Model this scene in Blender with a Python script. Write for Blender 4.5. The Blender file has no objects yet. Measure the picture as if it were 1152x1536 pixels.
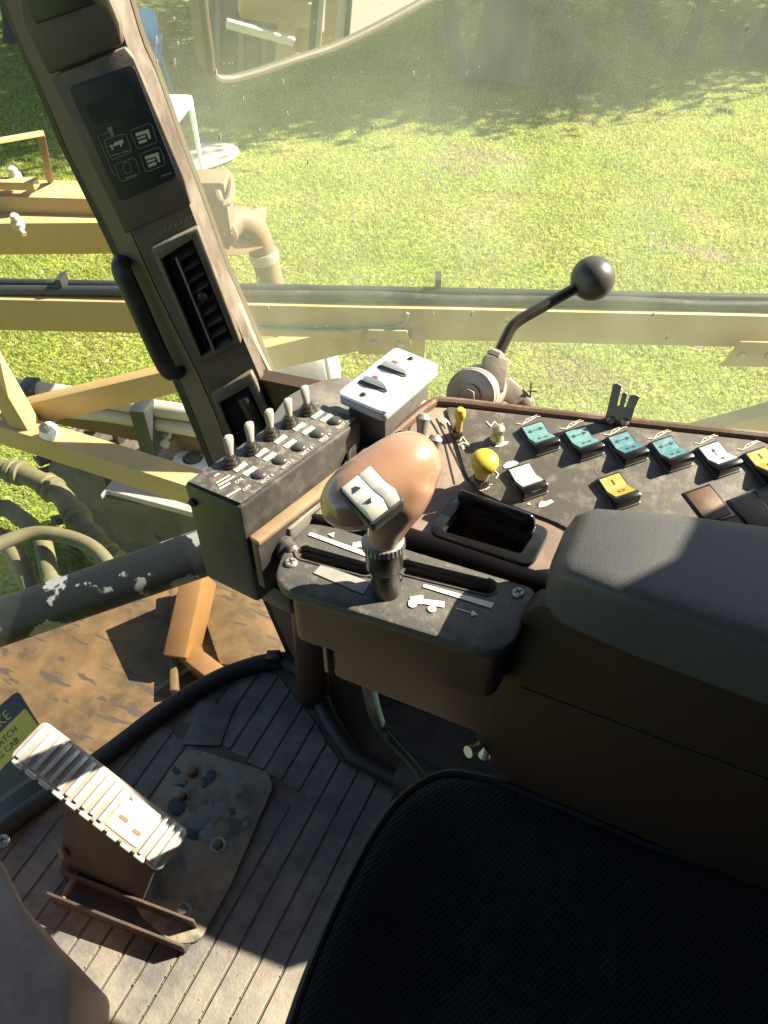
import bpy, bmesh, math, random
import numpy as np
from mathutils import Vector as V, Matrix
random.seed(7); np.random.seed(7)
SC = bpy.context.scene
COL = SC.collection
R = math.radians
# ------------------------------------------------------------------ camera
ZC = 1.26; PITCH = R(44.5); HEAD = R(65); FPX = 1153.0
hv = V((-math.cos(HEAD), math.sin(HEAD), 0)); rv = V((hv.y, -hv.x, 0)); zv = V((0, 0, 1))
fw = hv*math.cos(PITCH) - zv*math.sin(PITCH); up = hv*math.sin(PITCH) + zv*math.cos(PITCH)
CAMP = V((0, 0, ZC))
cd = bpy.data.cameras.new('camera'); cam = bpy.data.objects.new('camera', cd); COL.objects.link(cam)
m = Matrix((rv, up, -fw)).transposed().to_4x4(); m.translation = CAMP; cam.matrix_world = m
cd.sensor_fit = 'HORIZONTAL'; cd.sensor_width = 36; cd.lens = 36*FPX/1152
cd.clip_start = .02; cd.clip_end = 600; SC.camera = cam
# ------------------------------------------------------------------ light
SUN_AZ, SUN_EL = 41, 36
w = bpy.data.worlds.new('World'); SC.world = w; w.use_nodes = True
nt = w.node_tree; bg = nt.nodes['Background']; sky = nt.nodes.new('ShaderNodeTexSky')
sky.sky_type = 'NISHITA'; sky.sun_disc = False; sky.sun_elevation = R(SUN_EL); sky.sun_rotation = R(90-SUN_AZ)
nt.links.new(sky.outputs[0], bg.inputs[0]); bg.inputs[1].default_value = .05
sd = bpy.data.lights.new('sun', 'SUN'); sd.energy = 5; sd.angle = R(.53); sd.color = (1, .885, .70)
so = bpy.data.objects.new('sun', sd); COL.objects.link(so); so.location = (3, 3, 6)
sdir = V((math.cos(R(SUN_AZ))*math.cos(R(SUN_EL)), math.sin(R(SUN_AZ))*math.cos(R(SUN_EL)), math.sin(R(SUN_EL))))
so.rotation_euler = sdir.to_track_quat('Z', 'Y').to_euler()
SC.view_settings.view_transform = 'Standard'; SC.view_settings.look = 'None'
SC.view_settings.exposure = 2.3; SC.view_settings.gamma = 1
SC.render.engine = 'CYCLES'
SC.cycles.max_bounces = 10; SC.cycles.transparent_max_bounces = 16; SC.cycles.caustics_reflective = False
# ------------------------------------------------------------------ pixel -> ray helpers (a pixel gives only a direction)
def ray(u, v): return fw + rv*((u-576)/FPX) - up*((v-768)/FPX)
def Z(u, v, z): d = ray(u, v); return CAMP + d*((z-ZC)/d.z)
def D(u, v, d): return CAMP + ray(u, v)*d
def YP(u, v, y): d = ray(u, v); return CAMP + d*(y/d.y)
class Pl:
    def __init__(s, p, n): s.p = V(p); s.n = V(n).normalized()
    def __call__(s, u, v, off=0):
        d = ray(u, v); return CAMP + d*((s.p-CAMP).dot(s.n)/d.dot(s.n)) + s.n*off
def HP(z): return Pl((0, 0, z), (0, 0, 1))
# ------------------------------------------------------------------ materials
MATS = {}
def mat(name, col, rough=.6, metal=0, col2=None, scale=30, amt=.5, bump=0, bscale=None, dust=None, damt=.0, dscale=12, spec=.5, coat=0, stretch=None):
    if name in MATS: return MATS[name]
    M = bpy.data.materials.new(name); M.use_nodes = True; t = M.node_tree; n = t.nodes; l = t.links
    b = n['Principled BSDF']; b.inputs['Roughness'].default_value = rough; b.inputs['Metallic'].default_value = metal
    b.inputs['Specular IOR Level'].default_value = spec; b.inputs['Coat Weight'].default_value = coat
    tc = n.new('ShaderNodeTexCoord'); src = n.new('ShaderNodeNewGeometry').outputs['Position']
    if stretch:
        mp = n.new('ShaderNodeMapping'); mp.inputs['Scale'].default_value = stretch; l.new(src, mp.inputs[0]); src = mp.outputs[0]
    def noise(s, det=5, rg=.6):
        x = n.new('ShaderNodeTexNoise'); x.inputs['Scale'].default_value = s; x.inputs['Detail'].default_value = det
        x.inputs['Roughness'].default_value = rg; l.new(src, x.inputs['Vector']); return x.outputs['Fac']
    def ramp(f, a, c):
        r = n.new('ShaderNodeMapRange'); r.inputs[1].default_value = a; r.inputs[2].default_value = c; l.new(f, r.inputs[0]); r.clamp = True; return r.outputs[0]
    def mix(f, a, c):
        x = n.new('ShaderNodeMix'); x.data_type = 'RGBA'
        if isinstance(f, (int, float)): x.inputs[0].default_value = f
        else: l.new(f, x.inputs[0])
        for i, q in ((6, a), (7, c)):
            if isinstance(q, tuple): x.inputs[i].default_value = (*q, 1)
            else: l.new(q, x.inputs[i])
        return x.outputs[2]
    c = tuple(col)
    if col2: c = mix(ramp(noise(scale), .5-amt/2, .5+amt/2), c, tuple(col2))
    if dust:
        d1 = ramp(noise(dscale, 8, .7), .62-damt*.5, .80-damt*.35)
        g = n.new('ShaderNodeNewGeometry'); sx = n.new('ShaderNodeSeparateXYZ'); l.new(g.outputs['Normal'], sx.inputs[0])
        up_ = ramp(sx.outputs[2], -.2, .9)
        mu = n.new('ShaderNodeMath'); mu.operation = 'MULTIPLY'; l.new(d1, mu.inputs[0]); l.new(up_, mu.inputs[1])
        mu2 = n.new('ShaderNodeMath'); mu2.operation = 'MULTIPLY'; l.new(mu.outputs[0], mu2.inputs[0]); mu2.inputs[1].default_value = min(1, damt*1.6)
        c = mix(mu2.outputs[0], c if not isinstance(c, tuple) else tuple(c), tuple(dust))
        rr = n.new('ShaderNodeMapRange'); l.new(mu2.outputs[0], rr.inputs[0]); rr.inputs[3].default_value = rough; rr.inputs[4].default_value = .9
        l.new(rr.outputs[0], b.inputs['Roughness'])
    if isinstance(c, tuple): b.inputs['Base Color'].default_value = (*c, 1)
    else: l.new(c, b.inputs['Base Color'])
    if bump:
        bp = n.new('ShaderNodeBump'); bp.inputs['Strength'].default_value = bump; bp.inputs['Distance'].default_value = .002
        l.new(noise(bscale or scale*8, 3), bp.inputs['Height']); l.new(bp.outputs[0], b.inputs['Normal'])
    MATS[name] = M; return M
DUST = (.40, .345, .285)
brown = mat('brown_plastic', (.10, .053, .030), .48, col2=(.12, .066, .039), scale=10, amt=.9, dust=DUST, damt=.25, bump=.25, bscale=900)
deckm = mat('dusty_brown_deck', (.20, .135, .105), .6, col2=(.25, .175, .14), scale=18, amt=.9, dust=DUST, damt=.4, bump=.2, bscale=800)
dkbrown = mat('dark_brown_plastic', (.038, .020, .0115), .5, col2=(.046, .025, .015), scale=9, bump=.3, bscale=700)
trim = mat('pillar_trim', (.13, .092, .07), .6, col2=(.15, .11, .085), scale=10, bump=.3, bscale=600)
trimd = mat('pillar_cover', (.07, .05, .04), .55, col2=(.08, .058, .046), scale=10, dust=DUST, damt=.5, bump=.3, bscale=600)
panelm = mat('control_panel', (.085, .076, .066), .5, col2=(.11, .098, .084), scale=22, amt=1, dust=DUST, damt=.25, dscale=70, bump=.12, bscale=500)
blackp = mat('black_plastic', (.022, .023, .025), .42, col2=(.03, .03, .032), scale=20, dust=DUST, damt=.22, dscale=40)
blackg = mat('gloss_black', (.012, .012, .013), .18, coat=.3)
plate = mat('shift_plate', (.070, .066, .062), .5, col2=(.085, .08, .074), scale=20, amt=1, dust=DUST, damt=.2, dscale=80, bump=.2, bscale=400)
boxm = mat('switch_box_paint', (.035, .034, .034), .45, col2=(.045, .042, .04), scale=25, dust=DUST, damt=.3, dscale=35, bump=.15, bscale=600)
boxt = mat('switch_box_face', (.065, .062, .058), .5, col2=(.085, .08, .072), scale=50, dust=DUST, damt=.3, dscale=140)
vinyl = mat('armrest_vinyl', (.078, .079, .084), .40, col2=(.098, .095, .093), scale=8, amt=1, dust=(.26, .23, .19), damt=.12, dscale=160, bump=.22, bscale=650, spec=.28)
seatm = mat('seat_fabric', (.014, .0135, .013), .95, col2=(.022, .021, .02), scale=18, bump=.0, spec=.15)
rubber = mat('floor_rubber', (.105, .098, .10), .75, col2=(.17, .155, .145), scale=9, amt=.5, dust=(.34, .29, .23), damt=.40, dscale=9, bump=.4, bscale=200)
rubberd = mat('mat_groove', (.06, .054, .05), .9, col2=(.22, .18, .135), scale=14, amt=.6)
seal = mat('black_rubber', (.02, .02, .021), .6, bump=.2, bscale=120)
steel = mat('worn_steel', (.42, .40, .37), .4, .4, col2=(.25, .22, .19), scale=40, amt=.6)
chrome = mat('polished_aluminium', (.74, .72, .68), .32, .45, col2=(.58, .56, .53), scale=60)
dirtal = mat('cast_aluminium', (.50, .47, .43), .42, .4, col2=(.30, .25, .2), scale=25, amt=.5, bump=.3, bscale=90)
greym = mat('grey_metal', (.22, .22, .22), .45, .6, col2=(.30, .29, .28), scale=20)
gunm = mat('gunmetal', (.10, .09, .085), .35, .9, col2=(.16, .14, .12), scale=40)
yellow = mat('boom_yellow', (.46, .31, .115), .55, col2=(.37, .27, .12), scale=6, amt=.6, dust=(.35, .27, .17), damt=.35, dscale=5)
orange = mat('chassis_orange', (.17, .078, .016), .65, col2=(.11, .055, .016), scale=8, amt=.5, dust=(.16, .1, .06), damt=.4, dscale=7)
rust = mat('rusty_pipe', (.14, .085, .055), .7, .1, col2=(.22, .15, .10), scale=14, amt=.6, bump=.4, bscale=60)
pipeg = mat('grey_pipe', (.36, .32, .27), .5, col2=(.46, .42, .36), scale=9, dust=(.4, .33, .24), damt=.4)
blackpipe = mat('black_poly_pipe', (.025, .027, .028), .4, dust=(.3, .27, .2), damt=.15)
hosem = mat('olive_hose', (.075, .072, .034), .7, col2=(.13, .12, .06), scale=16, amt=.6, bump=.6, bscale=260)
white = mat('white_print', (.72, .68, .60), .7, col2=(.6, .56, .48), scale=80, amt=.6)
whitep = mat('white_plastic', (.78, .79, .79), .4)
yknob = mat('yellow_plastic', (.62, .46, .05), .35, col2=(.50, .37, .045), scale=50, bump=.1, bscale=300)
grip = mat('worn_tan_leather', (.27, .145, .09), .26, col2=(.39, .235, .16), scale=14, amt=.8, bump=.06, bscale=700, spec=.6, coat=.6)
teal = mat('teal_lens', (.105, .27, .29), .4, col2=(.14, .30, .31), scale=60, dust=DUST, damt=.3, dscale=150)
tealb = mat('faded_blue_lens', (.05, .18, .235), .4, col2=(.09, .23, .27), scale=90, dust=DUST, damt=.3, dscale=150)
lensw = mat('white_lens', (.55, .55, .52), .4, dust=DUST, damt=.3, dscale=150)
lensy = mat('yellow_lens', (.36, .29, .045), .4, dust=DUST, damt=.3, dscale=150)
ink = mat('dark_ink', (.03, .035, .04), .5)
lcd = mat('lcd_glass', (.03, .035, .034), .5, spec=.25)
dispm = mat('display_face', (.018, .022, .028), .45, col2=(.024, .028, .034), scale=30, spec=.3)
dispw = mat('display_print', (.50, .49, .42), .6)
displ = mat('display_outline', (.20, .21, .20), .6)
redm = mat('red_print', (.5, .1, .07), .5)
fender = mat('grey_fender', (.24, .23, .22), .6, col2=(.32, .30, .28), scale=7, dust=(.4, .34, .26), damt=.4)
tyre = mat('muddy_tyre', (.03, .028, .026), .8, col2=(.10, .08, .06), scale=9, amt=.6, bump=.8, bscale=40)
bark = mat('bark', (.03, .026, .018), .9, col2=(.05, .042, .028), scale=6, bump=1, bscale=30, stretch=(1, 1, .25))
tablem = mat('white_table', (.82, .84, .86), .35)
bluem = mat('blue_plastic', (.05, .30, .55), .4)
greend = mat('teal_cable', (.012, .03, .028), .45)
tarpm = mat('grey_tarp', (.22, .22, .22), .7, col2=(.3, .29, .28), scale=3)
gravelm = mat('gravel', (.13, .11, .085), .9, col2=(.2, .18, .15), scale=60, amt=.4)
# ------------------------------------------------------------------ mesh helpers
def tag(o, label, cat=None, group=None, kind=None):
    if label: o['label'] = label
    if cat: o['category'] = cat
    if group: o['group'] = group
    if kind: o['kind'] = kind
    return o
def thing(name, label, cat, loc, group=None):
    o = bpy.data.objects.new(name, None); COL.objects.link(o); o.location = loc; o.empty_display_size = .05
    return tag(o, label, cat, group)
def wloc(o):
    p = V((0, 0, 0))
    while o: p = p + o.location; o = o.parent
    return p
def fin(name, bm, mt, parent=None, bevel=0, seg=2, smooth=True, ang=35):
    bmesh.ops.remove_doubles(bm, verts=bm.verts, dist=1e-6)
    bmesh.ops.recalc_face_normals(bm, faces=bm.faces)
    if bevel:
        ed = [e for e in bm.edges if len(e.link_faces) == 2 and e.calc_face_angle(0) > R(25)]
        bmesh.ops.bevel(bm, geom=ed, offset=bevel, segments=seg, profile=.5, affect='EDGES', clamp_overlap=True)
    me = bpy.data.meshes.new(name); bm.to_mesh(me); bm.free()
    return link(name, me, mt, parent, smooth, ang)
def link(name, me, mt, parent=None, smooth=True, ang=35):
    n = len(me.vertices); co = np.empty(n*3, np.float32); me.vertices.foreach_get('co', co); co = co.reshape(-1, 3)
    c = (co.min(0)+co.max(0))/2; co = co-c; me.vertices.foreach_set('co', co.ravel()); me.update()
    if smooth:
        me.polygons.foreach_set('use_smooth', [True]*len(me.polygons)); me.set_sharp_from_angle(angle=R(ang))
    if mt: me.materials.clear(); me.materials.append(mt)
    o = bpy.data.objects.new(name, me); COL.objects.link(o); o.location = V(c.tolist())
    if parent is not None:
        o.parent = parent; o.location = V(c.tolist()) - wloc(parent)
    return o
def bprism(bm, pts, vec):
    a = [bm.verts.new(p) for p in pts]; b = [bm.verts.new(V(p)+V(vec)) for p in pts]; n = len(a)
    bm.faces.new(a[::-1]); bm.faces.new(b)
    for i in range(n): bm.faces.new((a[i], a[(i+1) % n], b[(i+1) % n], b[i]))
def prism(name, pts, vec, mt, parent=None, bevel=0, **k):
    bm = bmesh.new(); bprism(bm, pts, vec); return fin(name, bm, mt, parent, bevel, **k)
def rpoly(pts, r, n=5):
    out = []; N = len(pts)
    for i in range(N):
        p = V(pts[i]); a = V(pts[i-1])-p; b = V(pts[(i+1) % N])-p
        rr = min(r, a.length*.45, b.length*.45); a = p+a.normalized()*rr; b = p+b.normalized()*rr
        for k in range(n+1):
            t = k/n; out.append(a*(1-t)**2 + p*2*t*(1-t) + b*t*t)
    return out
def decal(name, pl, px, mt, parent, off=.0004, th=.0003, r=0):
    pts = [pl(u, v, off) for u, v in px]
    if r: pts = rpoly(pts, r)
    return prism(name, pts, pl.n*th, mt, parent, smooth=False)
def ribbon_bm(bm, pts, wd, n, th):
    pts = [V(p) for p in pts]
    for a, b in zip(pts[:-1], pts[1:]):
        d = (b-a)
        if d.length < 1e-6: continue
        s = d.cross(n).normalized()*wd/2; e = d.normalized()*wd*.35
        bprism(bm, [a-e-s, b+e-s, b+e+s, a-e+s], n*th)
def line(name, pl, px, wd, mt, parent, off=.0004, th=.0003, closed=False):
    if closed: px = list(px)+[px[0]]
    bm = bmesh.new(); ribbon_bm(bm, [pl(u, v, off) for u, v in px], wd, pl.n, th); return fin(name, bm, mt, parent, smooth=False)
def btube(bm, pts, rad, seg=12, caps=True, flat=None):
    pts = [V(p) for p in pts]; n = len(pts); rad = rad if isinstance(rad, (list, tuple)) else [rad]*n
    t0 = (pts[1]-pts[0]).normalized(); a = t0.orthogonal().normalized()
    if flat is not None: a = (V(flat)-t0*t0.dot(V(flat))).normalized()
    rings = []; prev = t0
    for i in range(n):
        if i == 0: t = t0
        elif i == n-1: t = (pts[-1]-pts[-2]).normalized()
        else: t = ((pts[i+1]-pts[i]).normalized()+(pts[i]-pts[i-1]).normalized()).normalized()
        a = (prev.rotation_difference(t) @ a); a = (a-t*t.dot(a)).normalized(); prev = t; b = t.cross(a)
        ra = rad[i]; rx, ry = ra if isinstance(ra, tuple) else (ra, ra)
        rings.append([bm.verts.new(pts[i]+a*rx*math.cos(2*math.pi*k/seg)+b*ry*math.sin(2*math.pi*k/seg)) for k in range(seg)])
    for i in range(n-1):
        for k in range(seg): bm.faces.new((rings[i][k], rings[i][(k+1) % seg], rings[i+1][(k+1) % seg], rings[i+1][k]))
    if caps: bm.faces.new(rings[0][::-1]); bm.faces.new(rings[-1])
def tube(name, pts, rad, mt, parent=None, seg=12, flat=None, **k):
    bm = bmesh.new(); btube(bm, pts, rad, seg, True, flat); return fin(name, bm, mt, parent, **k)
def smoothpts(pts, n=6):
    pts = [V(p) for p in pts]; P = [pts[0]*2-pts[1]]+pts+[pts[-1]*2-pts[-2]]; out = []
    for i in range(1, len(P)-2):
        for k in range(n):
            t = k/n; a, b, c, d = P[i-1:i+3]
            out.append(.5*((2*b)+(c-a)*t+(2*a-5*b+4*c-d)*t*t+(3*b-a-3*c+d)*t**3))
    return out+[pts[-1]]
def lathe(name, prof, o, ax, mt, parent=None, seg=24, **k):
    """prof: (radius, height along ax)"""
    ax = V(ax).normalized(); o = V(o); hs = [o+ax*h for r, h in prof]
    bm = bmesh.new(); a = ax.orthogonal().normalized(); b = ax.cross(a); rings = []
    for (r, h) in prof:
        rings.append([bm.verts.new(o+ax*h+(a*math.cos(2*math.pi*q/seg)+b*math.sin(2*math.pi*q/seg))*max(r, 1e-5)) for q in range(seg)])
    for i in range(len(prof)-1):
        for q in range(seg): bm.faces.new((rings[i][q], rings[i][(q+1) % seg], rings[i+1][(q+1) % seg], rings[i+1][q]))
    bm.faces.new(rings[0][::-1]); bm.faces.new(rings[-1])
    return fin(name, bm, mt, parent, **k)
def sphere(name, c, r, mt, parent=None, seg=24, sc=(1, 1, 1)):
    bm = bmesh.new(); bmesh.ops.create_uvsphere(bm, u_segments=seg, v_segments=seg//2, radius=r)
    for v_ in bm.verts: v_.co = V((v_.co.x*sc[0], v_.co.y*sc[1], v_.co.z*sc[2]))+V(c)
    return fin(name, bm, mt, parent)
def beam(name, a, b, wd, ht, mt, parent=None, upv=(0, 0, 1), bevel=.004):
    a, b = V(a), V(b); d = (b-a).normalized(); s = d.cross(V(upv)).normalized(); u_ = s.cross(d)
    return prism(name, [a+s*wd/2+u_*ht/2, a-s*wd/2+u_*ht/2, a-s*wd/2-u_*ht/2, a+s*wd/2-u_*ht/2], b-a, mt, parent, bevel)
def obox(name, c, ux, uy, uz, mt, parent=None, bevel=0, **k):
    c, ux, uy, uz = V(c), V(ux), V(uy), V(uz)
    return prism(name, [c-ux-uy-uz, c+ux-uy-uz, c+ux+uy-uz, c-ux+uy-uz], uz*2, mt, parent, bevel, **k)
def hexbolt(name, o, ax, r, h, mt, parent):
    ax = V(ax).normalized(); a = ax.orthogonal().normalized(); b = ax.cross(a)
    return prism(name, [V(o)+(a*math.cos(q*math.pi/3)+b*math.sin(q*math.pi/3))*r for q in range(6)], ax*h, mt, parent, h*.15)
def screw(o, ax, r, mt, parent, name='screw'):
    s = lathe(name, [(r, -.001), (r, r*.25), (r*.8, r*.5), (0, r*.55)], o, ax, mt, parent, 16)
    ax = V(ax).normalized(); a = ax.orthogonal().normalized(); b = ax.cross(a); bm = bmesh.new()
    for p, q in ((a, b), (b, a)):
        c = V(o)+ax*(r*.5); bprism(bm, [c-p*r*.6-q*r*.1, c+p*r*.6-q*r*.1, c+p*r*.6+q*r*.1, c-p*r*.6+q*r*.1], ax*r*.12)
    fin('slot', bm, ink, s, smooth=False); return s
def evalmesh(o):
    dg = bpy.context.evaluated_depsgraph_get(); return bpy.data.meshes.new_from_object(o.evaluated_get(dg))
def cut(o, cutters):
    """boolean difference, applied"""
    for c in cutters:
        md = o.modifiers.new('b', 'BOOLEAN'); md.object = c; md.operation = 'DIFFERENCE'; md.solver = 'EXACT'
    bpy.context.view_layer.update(); me = evalmesh(o); o.modifiers.clear(); o.data = me
    me.polygons.foreach_set('use_smooth', [True]*len(me.polygons)); me.set_sharp_from_angle(angle=R(30))
    for c in cutters: bpy.data.objects.remove(c)
def blend(name, parts, mt, parent, vox=.003, it=6):
    """merge overlapping bmesh pieces into one continuous smooth skin"""
    o = fin('tmp_blend', parts, None)
    a = o.modifiers.new('r', 'REMESH'); a.mode = 'VOXEL'; a.voxel_size = vox
    b = o.modifiers.new('s', 'SMOOTH'); b.iterations = it; b.factor = .5
    bpy.context.view_layer.update(); me = evalmesh(o); loc = o.location.copy(); bpy.data.objects.remove(o)
    me.transform(Matrix.Translation(loc)); return link(name, me, mt, parent, True, 80)
def text(name, s, o, ux, uy, size, mt, parent, align='LEFT', th=.0002):
    cu = bpy.data.curves.new(name, 'FONT'); cu.body = s; cu.size = 1; cu.align_x = align; cu.resolution_u = 2
    t = bpy.data.objects.new('tmp_text', cu); COL.objects.link(t); bpy.context.view_layer.update()
    me = evalmesh(t); bpy.data.objects.remove(t)
    ux, uy = V(ux).normalized(), V(uy); uy = (uy-ux*ux.dot(uy)).normalized(); n = ux.cross(uy); o = V(o)
    for v_ in me.vertices: v_.co = o+ux*v_.co.x*size+uy*v_.co.y*size+n*.0006
    return link(name, me, mt, parent, False)
def ngon(c, ux, uy, r, n=14, r2=None): return [V(c)+V(ux)*r*math.cos(2*math.pi*i/n)+V(uy)*(r2 or r)*math.sin(2*math.pi*i/n) for i in range(n)]

# ================================================================== GROUND, GRASS, BACKGROUND
GZ = -1.9
def ground_mat():
    M = bpy.data.materials.new('lawn'); M.use_nodes = True; t = M.node_tree; n = t.nodes; l = t.links; b = n['Principled BSDF']
    b.inputs['Roughness'].default_value = .95; b.inputs['Specular IOR Level'].default_value = .1
    g = n.new('ShaderNodeNewGeometry')
    def nz(s, d=6): x = n.new('ShaderNodeTexNoise'); x.inputs['Scale'].default_value = s; x.inputs['Detail'].default_value = d; l.new(g.outputs['Position'], x.inputs['Vector']); return x.outputs['Fac']
    def rmp(f, pts):
        r = n.new('ShaderNodeValToRGB'); l.new(f, r.inputs[0]); e = r.color_ramp.elements
        e[0].position, e[0].color = pts[0][0], (*pts[0][1], 1); e[1].position, e[1].color = pts[-1][0], (*pts[-1][1], 1)
        for p, c in pts[1:-1]: q = e.new(p); q.color = (*c, 1)
        return r.outputs[0]
    a = rmp(nz(1.1), [(.3, (.13, .20, .03)), (.5, (.22, .28, .05)), (.72, (.34, .30, .12))])
    c = rmp(nz(26, 8), [(.3, (.25, .28, .2)), (.55, (.9, .95, .8)), (.75, (1.5, 1.5, 1.4))])
    mx = n.new('ShaderNodeMix'); mx.data_type = 'RGBA'; mx.blend_type = 'MULTIPLY'; mx.inputs[0].default_value = 1; l.new(a, mx.inputs[6]); l.new(c, mx.inputs[7])
    # bare earth patches
    pos = n.new('ShaderNodeSeparateXYZ'); l.new(g.outputs['Position'], pos.inputs[0]); last = mx.outputs[2]
    for (u, v, rx, ry) in ((735, 235, .55, .28), (680, 250, .45, .2), (870, 560, .35, .2), (1000, 500, .4, .16), (1060, 380, .5, .15)):
        p = Z(u, v, GZ); d = n.new('ShaderNodeVectorMath'); d.operation = 'SUBTRACT'; l.new(g.outputs['Position'], d.inputs[0]); d.inputs[1].default_value = p
        s = n.new('ShaderNodeVectorMath'); s.operation = 'MULTIPLY'; l.new(d.outputs[0], s.inputs[0]); s.inputs[1].default_value = (1/rx, 1/ry, 1)
        ln = n.new('ShaderNodeVectorMath'); ln.operation = 'LENGTH'; l.new(s.outputs[0], ln.inputs[0])
        ad = n.new('ShaderNodeMath'); ad.operation = 'MULTIPLY_ADD'; l.new(nz(5), ad.inputs[0]); ad.inputs[1].default_value = 2.2; l.new(ln.outputs[1], ad.inputs[2])
        mr = n.new('ShaderNodeMapRange'); l.new(ad.outputs[0], mr.inputs[0]); mr.inputs[1].default_value = 2.15; mr.inputs[2].default_value = 1.8
        m2 = n.new('ShaderNodeMix'); m2.data_type = 'RGBA'; l.new(mr.outputs[0], m2.inputs[0]); l.new(last, m2.inputs[6]); m2.inputs[7].default_value = (.20, .165, .12, 1); last = m2.outputs[2]
    l.new(last, b.inputs['Base Color'])
    bp = n.new('ShaderNodeBump'); bp.inputs['Distance'].default_value = .06; bp.inputs['Strength'].default_value = .8; l.new(nz(18, 8), bp.inputs['Height']); l.new(bp.outputs[0], b.inputs['Normal'])
    return M
bm = bmesh.new(); bmesh.ops.create_grid(bm, x_segments=8, y_segments=8, size=250)
for v_ in bm.verts: v_.co.z = GZ
gr = fin('ground', bm, ground_mat(), smooth=False); tag(gr, 'sunlit mown lawn around the sprayer', kind='structure')

def leaf_mat(name, a, b_, trans=.35, patch=None):
    M = bpy.data.materials.new(name); M.use_nodes = True; t = M.node_tree; n = t.nodes; l = t.links
    b = n['Principled BSDF']; b.inputs['Roughness'].default_value = .6; b.inputs['Specular IOR Level'].default_value = .25
    g = n.new('ShaderNodeNewGeometry'); r = n.new('ShaderNodeValToRGB'); l.new(g.outputs['Random Per Island'], r.inputs[0])
    r.color_ramp.elements[0].color = (*a, 1); r.color_ramp.elements[1].color = (*b_, 1); csk = r.outputs[0]
    if patch:
        x = n.new('ShaderNodeTexNoise'); x.inputs['Scale'].default_value = 1.3; x.inputs['Detail'].default_value = 7; x.inputs['Roughness'].default_value = .7; l.new(g.outputs['Position'], x.inputs['Vector'])
        mr = n.new('ShaderNodeMapRange'); l.new(x.outputs['Fac'], mr.inputs[0]); mr.inputs[1].default_value = .48; mr.inputs[2].default_value = .72
        m_ = n.new('ShaderNodeMix'); m_.data_type = 'RGBA'; l.new(mr.outputs[0], m_.inputs[0]); l.new(csk, m_.inputs[6]); m_.inputs[7].default_value = (*patch, 1); csk = m_.outputs[2]
    l.new(csk, b.inputs['Base Color'])
    tr = n.new('ShaderNodeBsdfTranslucent'); l.new(csk, tr.inputs[0]); mx = n.new('ShaderNodeMixShader'); mx.inputs[0].default_value = trans
    l.new(b.outputs[0], mx.inputs[1]); l.new(tr.outputs[0], mx.inputs[2]); l.new(mx.outputs[0], n['Material Output'].inputs[0]); return M
def quick_mesh(name, verts, tris):
    me = bpy.data.meshes.new(name); me.vertices.add(len(verts)); me.vertices.foreach_set('co', verts.astype(np.float32).ravel())
    me.loops.add(len(tris)*3); me.loops.foreach_set('vertex_index', tris.astype(np.int32).ravel())
    me.polygons.add(len(tris)); me.polygons.foreach_set('loop_start', np.arange(0, len(tris)*3, 3, dtype=np.int32))
    me.update(calc_edges=True); me.validate(); return me
def blades(N, seed):
    rg = np.random.RandomState(seed); out = []
    # positions in front of the cab's right side, denser close by
    dist = 2.2+14*rg.rand(N)**1.35; az = R(115)+(rg.rand(N)-.5)*R(72)
    x = dist*np.cos(az); y = dist*np.sin(az); keep = (y > 1.0); x, y, dist = x[keep], y[keep], dist[keep]; n = len(x)
    clump = .5+.5*np.sin(x*5.1+2*np.sin(y*3.7))*np.sin(y*4.3+1.5*np.sin(x*2.9))
    h = (.012+.034*rg.rand(n)**2)*(.6+.8*clump); wd = .0024+.00035*dist; th = rg.rand(n)*2*np.pi; ln = (.25+.9*rg.rand(n))*h; ld = rg.rand(n)*2*np.pi
    b = np.stack([x, y, np.full(n, GZ)], 1); s = np.stack([np.cos(th)*wd, np.sin(th)*wd, np.zeros(n)], 1)
    tip = b+np.stack([np.cos(ld)*ln, np.sin(ld)*ln, h], 1)
    return np.stack([b-s, b+s, tip], 1).reshape(-1, 3), np.arange(n*3).reshape(-1, 3)
v1, t1 = blades(620000, 3)
o = link('grass', quick_mesh('grass', v1, t1), leaf_mat('grass_blade', (.22, .28, .06), (.46, .47, .15), .5, (.42, .34, .16)), smooth=False)
tag(o, 'short yellow-green grass blades covering the lawn', 'grass', kind='stuff')
def flecks():
    rg = np.random.RandomState(11); n = 1400; dist = 2.6+9*rg.rand(n); az = R(115)+(rg.rand(n)-.5)*R(66)
    c = np.stack([dist*np.cos(az), dist*np.sin(az), GZ+.03+.02*rg.rand(n)], 1); s = .006+.012*rg.rand(n)**2; a = rg.rand(n)*6.28
    e1 = np.stack([np.cos(a)*s, np.sin(a)*s, .3*s], 1); e2 = np.stack([-np.sin(a)*s*.6, np.cos(a)*s*.6, .4*s], 1)
    return np.stack([c-e1, c+e2, c+e1, c-e2], 1).reshape(-1, 3), np.concatenate([np.arange(n)[:, None]*4+np.array([[0, 1, 2]]), np.arange(n)[:, None]*4+np.array([[0, 2, 3]])])
v1, t1 = flecks(); o = link('fallen_leaves', quick_mesh('fallen_leaves', v1, t1), leaf_mat('pale_leaf', (.5, .42, .26), (.75, .72, .55), .3), smooth=False)
tag(o, 'pale clover heads and dry leaves scattered over the lawn', 'leaves', kind='stuff')

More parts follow.
